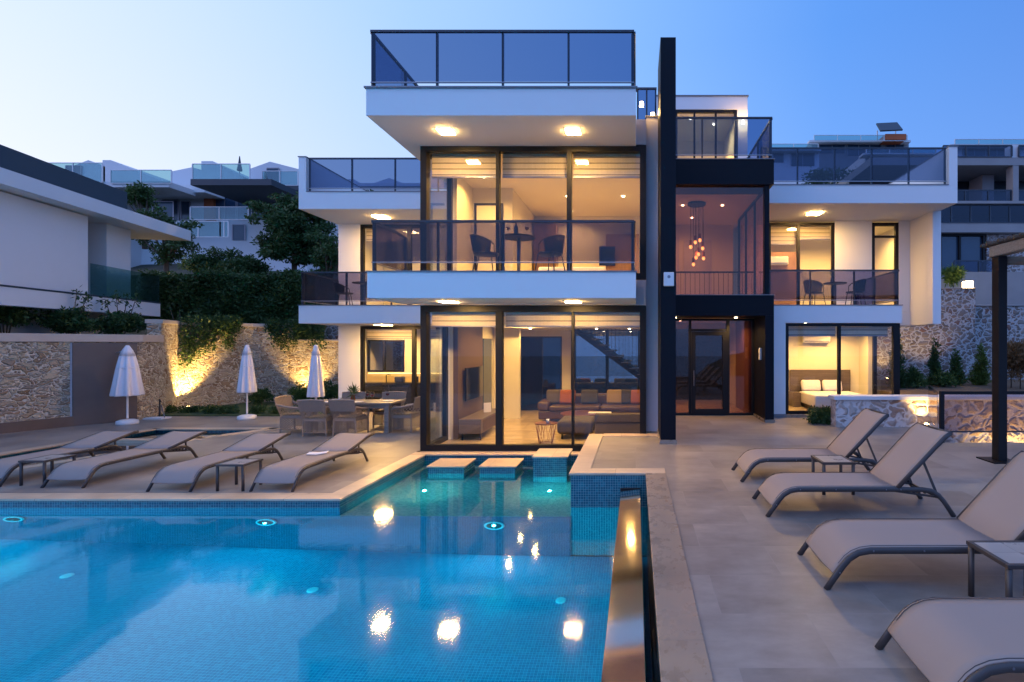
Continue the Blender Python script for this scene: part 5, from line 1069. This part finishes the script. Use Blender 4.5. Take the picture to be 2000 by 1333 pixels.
leafmesh('sprigs', leaves([(.03, 0, .25, .06, .05, .08)], 50, .09, up=2, strap=2), m['leafd'], t, world=False)
# ================================================================ living room
t = thing('sofa', 'brown leather sofa along the stair window of the living room', 'sofa', (-1.3, 15.0, 0))
soft(MB().box(-2.75, .42, 14.4, 15.3, .12, .36), 'base', m['sofa'], t, .04); soft(MB().box(-2.45, .42, 15.06, 15.34, .361, .78), 'backrest', m['sofa'], t, .07); soft(MB().box(-2.78, -2.46, 14.4, 15.3, .361, .62), 'armrest', m['sofa'], t, .07)
for a, b in ((-2.44, -1.02), (-1.0, .42)): soft(MB().box(a, b, 14.36, 15.05, .361, .50), 'seat_cushion', m['sofa'], t, .05)
t = thing('corner_sofa', 'charcoal low sofa seen from behind at the front window', 'sofa', (-.5, 12.4, 0))
soft(MB().box(-.96, .19, 11.9, 12.9, .05, .42), 'base', m['dkfab'], t, .03); soft(MB().box(-.96, .19, 11.86, 12.08, .421, .62), 'backrest', m['dkfab'], t, .03)
for x, w, mt, rz_, lb in ((-2.35, .5, 'dkfab', 12, 'dark patterned cushion in the left corner of the sofa'), (-1.98, .46, 'rust', -6, 'rust orange cushion left of the window bar'), (-1.35, .5, 'navy', 4, 'dark cushion just right of the window bar'), (-.62, .46, 'sand', -3, 'sand coloured cushion in the middle of the sofa'), (-.22, .45, 'navy', 5, 'dark cushion beside the sand coloured cushion'), (.05, .42, 'rust', -8, 'rust orange cushion at the right of the sofa'), (.3, .44, 'sand', 14, 'striped beige cushion at the right end of the sofa')):
    o = MB().box(-w / 2, w / 2, -.07, .07, -.21, .21).build('cushion', m[mt], loc=(x, 14.90 - .04 * (mt == 'rust'), .71), bevel=.065, smooth=True, seg=4); o.rotation_euler = (R(-14), 0, R(rz_)); tag(o, lb, 'cushion', 'cushions on the sofa')
t = thing('ottoman', 'dark low upholstered ottoman beside the wire table', 'ottoman', (-1.5, 12.4, 0)); soft(MB().box(-1.86, -1.0, 12.0, 13.0, .12, .44), 'cushion_block', m['dkfab'], t, .09)
mb = MB()
for x in (-1.75, -1.1):
    for y in (12.12, 12.88): mb.tube([(x, y, 0), (x, y, .12)], .02)
mb.build('feet', m['frame'], t)
def wire_table(x, y, r, h, lb):
    t = thing('wire_table', lb, 'coffee table', (x, y, 0), group='round copper wire tables'); MB().lathe([(0, h - .02), (r, h - .02), (r, h), (0, h)], 28).build('table_top', m['copper'], t, world=False)
    mb = MB(); n = 7
    for i in range(n):
        a, b, c = (2 * math.pi * q / n for q in (i, i + .5, i + 1)); P = lambda q, rr, z: (rr * math.cos(q), rr * math.sin(q), z)
        mb.tube([P(a, r * .92, h - .02), P(b, r * .62, .01), P(c, r * .92, h - .02)], .007, 5)
    mb.tube([P(2 * math.pi * k / 20, r * .62, .01) for k in range(20)], .007, 5, True); mb.build('wire_base', m['copper'], t, world=False)
wire_table(-2.03, 11.55, .25, .47, 'small round copper wire table near the window'); wire_table(-1.45, 13.6, .55, .42, 'wide round coffee table in front of the sofa')
tag(MB().lathe([(0, 0), (.035, 0), (.04, .09), (.035, .09), (.03, .01), (0, .01)], 14).build('cup', m['whitep'], loc=(-1.98, 11.5, .471), smooth=True), 'white cup on the small wire table', 'cup')
tag(MB().box(-.3, .3, -.1, .1, 0, .03).build('tray', m['whitep'], loc=(-.95, 13.5, .421), bevel=.01), 'white tray on the wide coffee table', 'tray')
t = thing('media_unit', 'low slatted wooden media unit below the television', 'media unit', (-3.85, 12.9, 0)); MB().box(-4.1, -3.58, 11.84, 13.9, .17, .50).build('cabinet', m['soffit_wood'], t, bevel=.006)
mb = MB(); mb.box(-3.577, -3.57, 12.0, 13.7, .2, .46); mb.build('front', m['slat'], t); mb = MB()
for y in (11.95, 13.75):
    for x in (-4.05, -3.63): mb.box(x - .015, x + .015, y - .015, y + .015, 0, .168)
mb.build('feet', m['frame'], t)
t = thing('television', 'wide flat television on the slatted wood wall', 'television', (-4.15, 13.1, 1.2)); MB().box(-4.15, -4.10, 12.4, 13.75, .86, 1.66).build('screen', m['screen'], t, bevel=.005); MB().box(-4.188, -4.151, 12.9, 13.3, 1.1, 1.4).build('bracket', m['frame'], t)
tag(MB().box(-.09, .09, -.01, .01, 0, .24).build('picture_frame', m['whitep'], loc=(-3.8, 13.1, .502), rz=R(20)), 'small white frame standing on the media unit', 'picture frame')
t = thing('staircase', 'open dark steel staircase with thin rods behind the sofa', 'stairs', (-.3, 16.4, 0)); mb = MB(); sA, sB = Vector((-1.98, 16.3, 2.74)), Vector((1.1, 16.3, .50)); mb.bar(sA, sB, .06, .17); mb.build('stringer', m['frame'], t)
for i in range(12):
    p = sA.lerp(sB, (i + .5) / 12); MB().box(p.x - .15, p.x + .15, 15.95, 16.85, p.z + .10, p.z + .14).build('tread', m['frame'], t)
mb = MB()
for i in range(24): p = sA.lerp(sB, (i + .5) / 24); mb.tube([(p.x, 16.0, p.z + .12), (p.x, 16.0, 2.715)], .006, 5)
mb.build('balustrade_rods', m['frame'], t)
tag(MB().box(-.02, .02, -.02, .02, 0, 2.7).build('steel_prop', m['frame'], loc=(-.95, 17.1, .004)), 'thin black steel prop by the stair window', 'post')
# dining corner in the kitchen
for x, y, rz_, lb in ((-5.2, 17.6, 20, 'grey dining chair at the kitchen table, right of the window mullion'), (-6.4, 17.4, -20, 'grey dining chair at the kitchen counter behind the wicker chairs')):
    t = thing('dining_chair', lb, 'chair', (x, y, .012), R(rz_), 'kitchen dining chairs'); soft(MB().box(-.23, .23, -.23, .23, .42, .48), 'seat', m['dkfab'], t, .02, world=False); soft(MB().box(-.22, .22, -.25, -.20, .481, .85), 'backrest', m['dkfab'], t, .02, world=False)
    for a in (-1, 1):
        for b in (-1, 1): MB().tube([(a * .2, b * .2, 0), (a * .15, b * .15, .42)], .014, 6).build('leg', m['frame'], t, world=False)
tag(MB().box(-.1, .1, -.03, .03, 0, .2).build('picture_frame', m['frame'], loc=(-7.75, 18.0, .902)), 'small dark frame on the kitchen counter', 'picture frame')
tag(MB().box(-.16, .16, -.09, .09, 0, .19).build('toaster', m['rail'], loc=(-8.3, 18.0, .902), bevel=.03), 'grey toaster on the kitchen counter', 'toaster')
# beds
def bed(x0, x1, y0, y1, z, lb, hb=None, z1=.52):
    t = thing('bed', lb, 'bed', ((x0 + x1) / 2, (y0 + y1) / 2, z)); soft(MB().box(x0 + .06, x1 - .06, y0 + .06, y1, z, z + .28), 'base', m['dkfab'], t, .02)
    soft(MB().box(x0, x1, y0, y1, z + .281, z + z1), 'mattress', m['linen'], t, .08)
    soft(MB().box(x0 - .03, x1 + .03, y0 - .03, y0 + 1.2, z + .12, z + z1 + .03), 'blanket', m['linen'], t, .05)
    if hb: MB().box(hb[0], hb[1], y1 + .002, y1 + .07, z + .2, z + hb[2]).build('headboard', m['soffit_wood'], t, bevel=.005)
bed(4.78, 6.15, 13.62, 15.10, .436, 'white made double bed in the ground floor bedroom', (4.55, 6.33, 1.05), .42); bed(-2.3, -.75, 12.2, 14.2, 3.555, 'white bed top seen behind the main balcony', None, .50)
for x, y, z, lb in ((5.10, 14.93, 1.03, 'white pillow on the ground floor bed, left one'), (5.72, 14.93, 1.03, 'white pillow on the ground floor bed, right one')):
    o = MB().box(-.28, .28, -.07, .07, -.17, .17).build('pillow', m['linen'], loc=(x, y, z), bevel=.065, smooth=True, seg=4); o.rotation_euler = (R(-16), 0, 0); tag(o, lb, 'pillow', 'pillows on the ground floor bed')
tag(MB().box(4.52, 4.74, 14.7, 15.15, .436, .85).build('bedside_table', m['soffit_wood'], bevel=.005), 'small dark bedside table left of the bed', 'bedside table')
def aircon(x, y, z, lb):
    t = thing('air_conditioner', lb, 'air conditioner', (x, y, z), group='wall air conditioners'); MB().box(-.40, .40, -.2, 0, 0, .27).build('casing', m['whitep'], t, world=False, bevel=.03); MB().box(-.36, .36, -.203, -.199, .03, .06).build('louvre', m['rail2'], t, world=False)
aircon(5.3, 15.19, 2.28, 'white air conditioner above the ground floor bed'); aircon(4.7, 17.29, 4.9, 'white air conditioner in the right wing upper room')
tag(MB().box(-.25, .25, -.03, .03, -.3, .3).build('wall_screen', m['screen'], loc=(-.9, 16.05, 5.0)), 'dark screen at the back of the upper bedroom', 'television')
# pendant in the stair hall
t = thing('pendant_lamp', 'cluster of amber glass pendants hanging from a round plate', 'pendant lamp', (1.66, 14.0, 6.09))
MB().lathe([(0, -.05), (.25, -.05), (.25, 0), (0, 0)], 28).build('ceiling_plate', m['frame'], t, world=False)
for dx, dy, zb in ((-.16, 0, -1.15), (.10, .1, -.95), (.16, -.05, -1.2), (0, .12, -1.42), (-.05, -.12, -1.05), (.05, 0, -1.35), (.20, .08, -1.45), (-.08, .05, -1.62)):
    s = MB().tube([(dx, dy, -.05), (dx, dy, zb + .12)], .006, 5).build('cord', m['frame'], t, world=False)
    MB().lathe([(.0, .15), (.035, .14), (.04, -.0), (.038, 0), (.03, .12), (0, .12)], 12, (dx, dy, zb)).build('socket', m['copper'], s, world=False)
    MB().lathe([(0, .05), (.03, .03), (.045, -.02), (.03, -.06), (0, -.075)], 12, (dx, dy, zb - .02)).build('bulb', m['bulb'], s, world=False, smooth=True)
lamp('POINT', (1.66, 14.0, 4.75), 8, (1, .5, .16), .1)
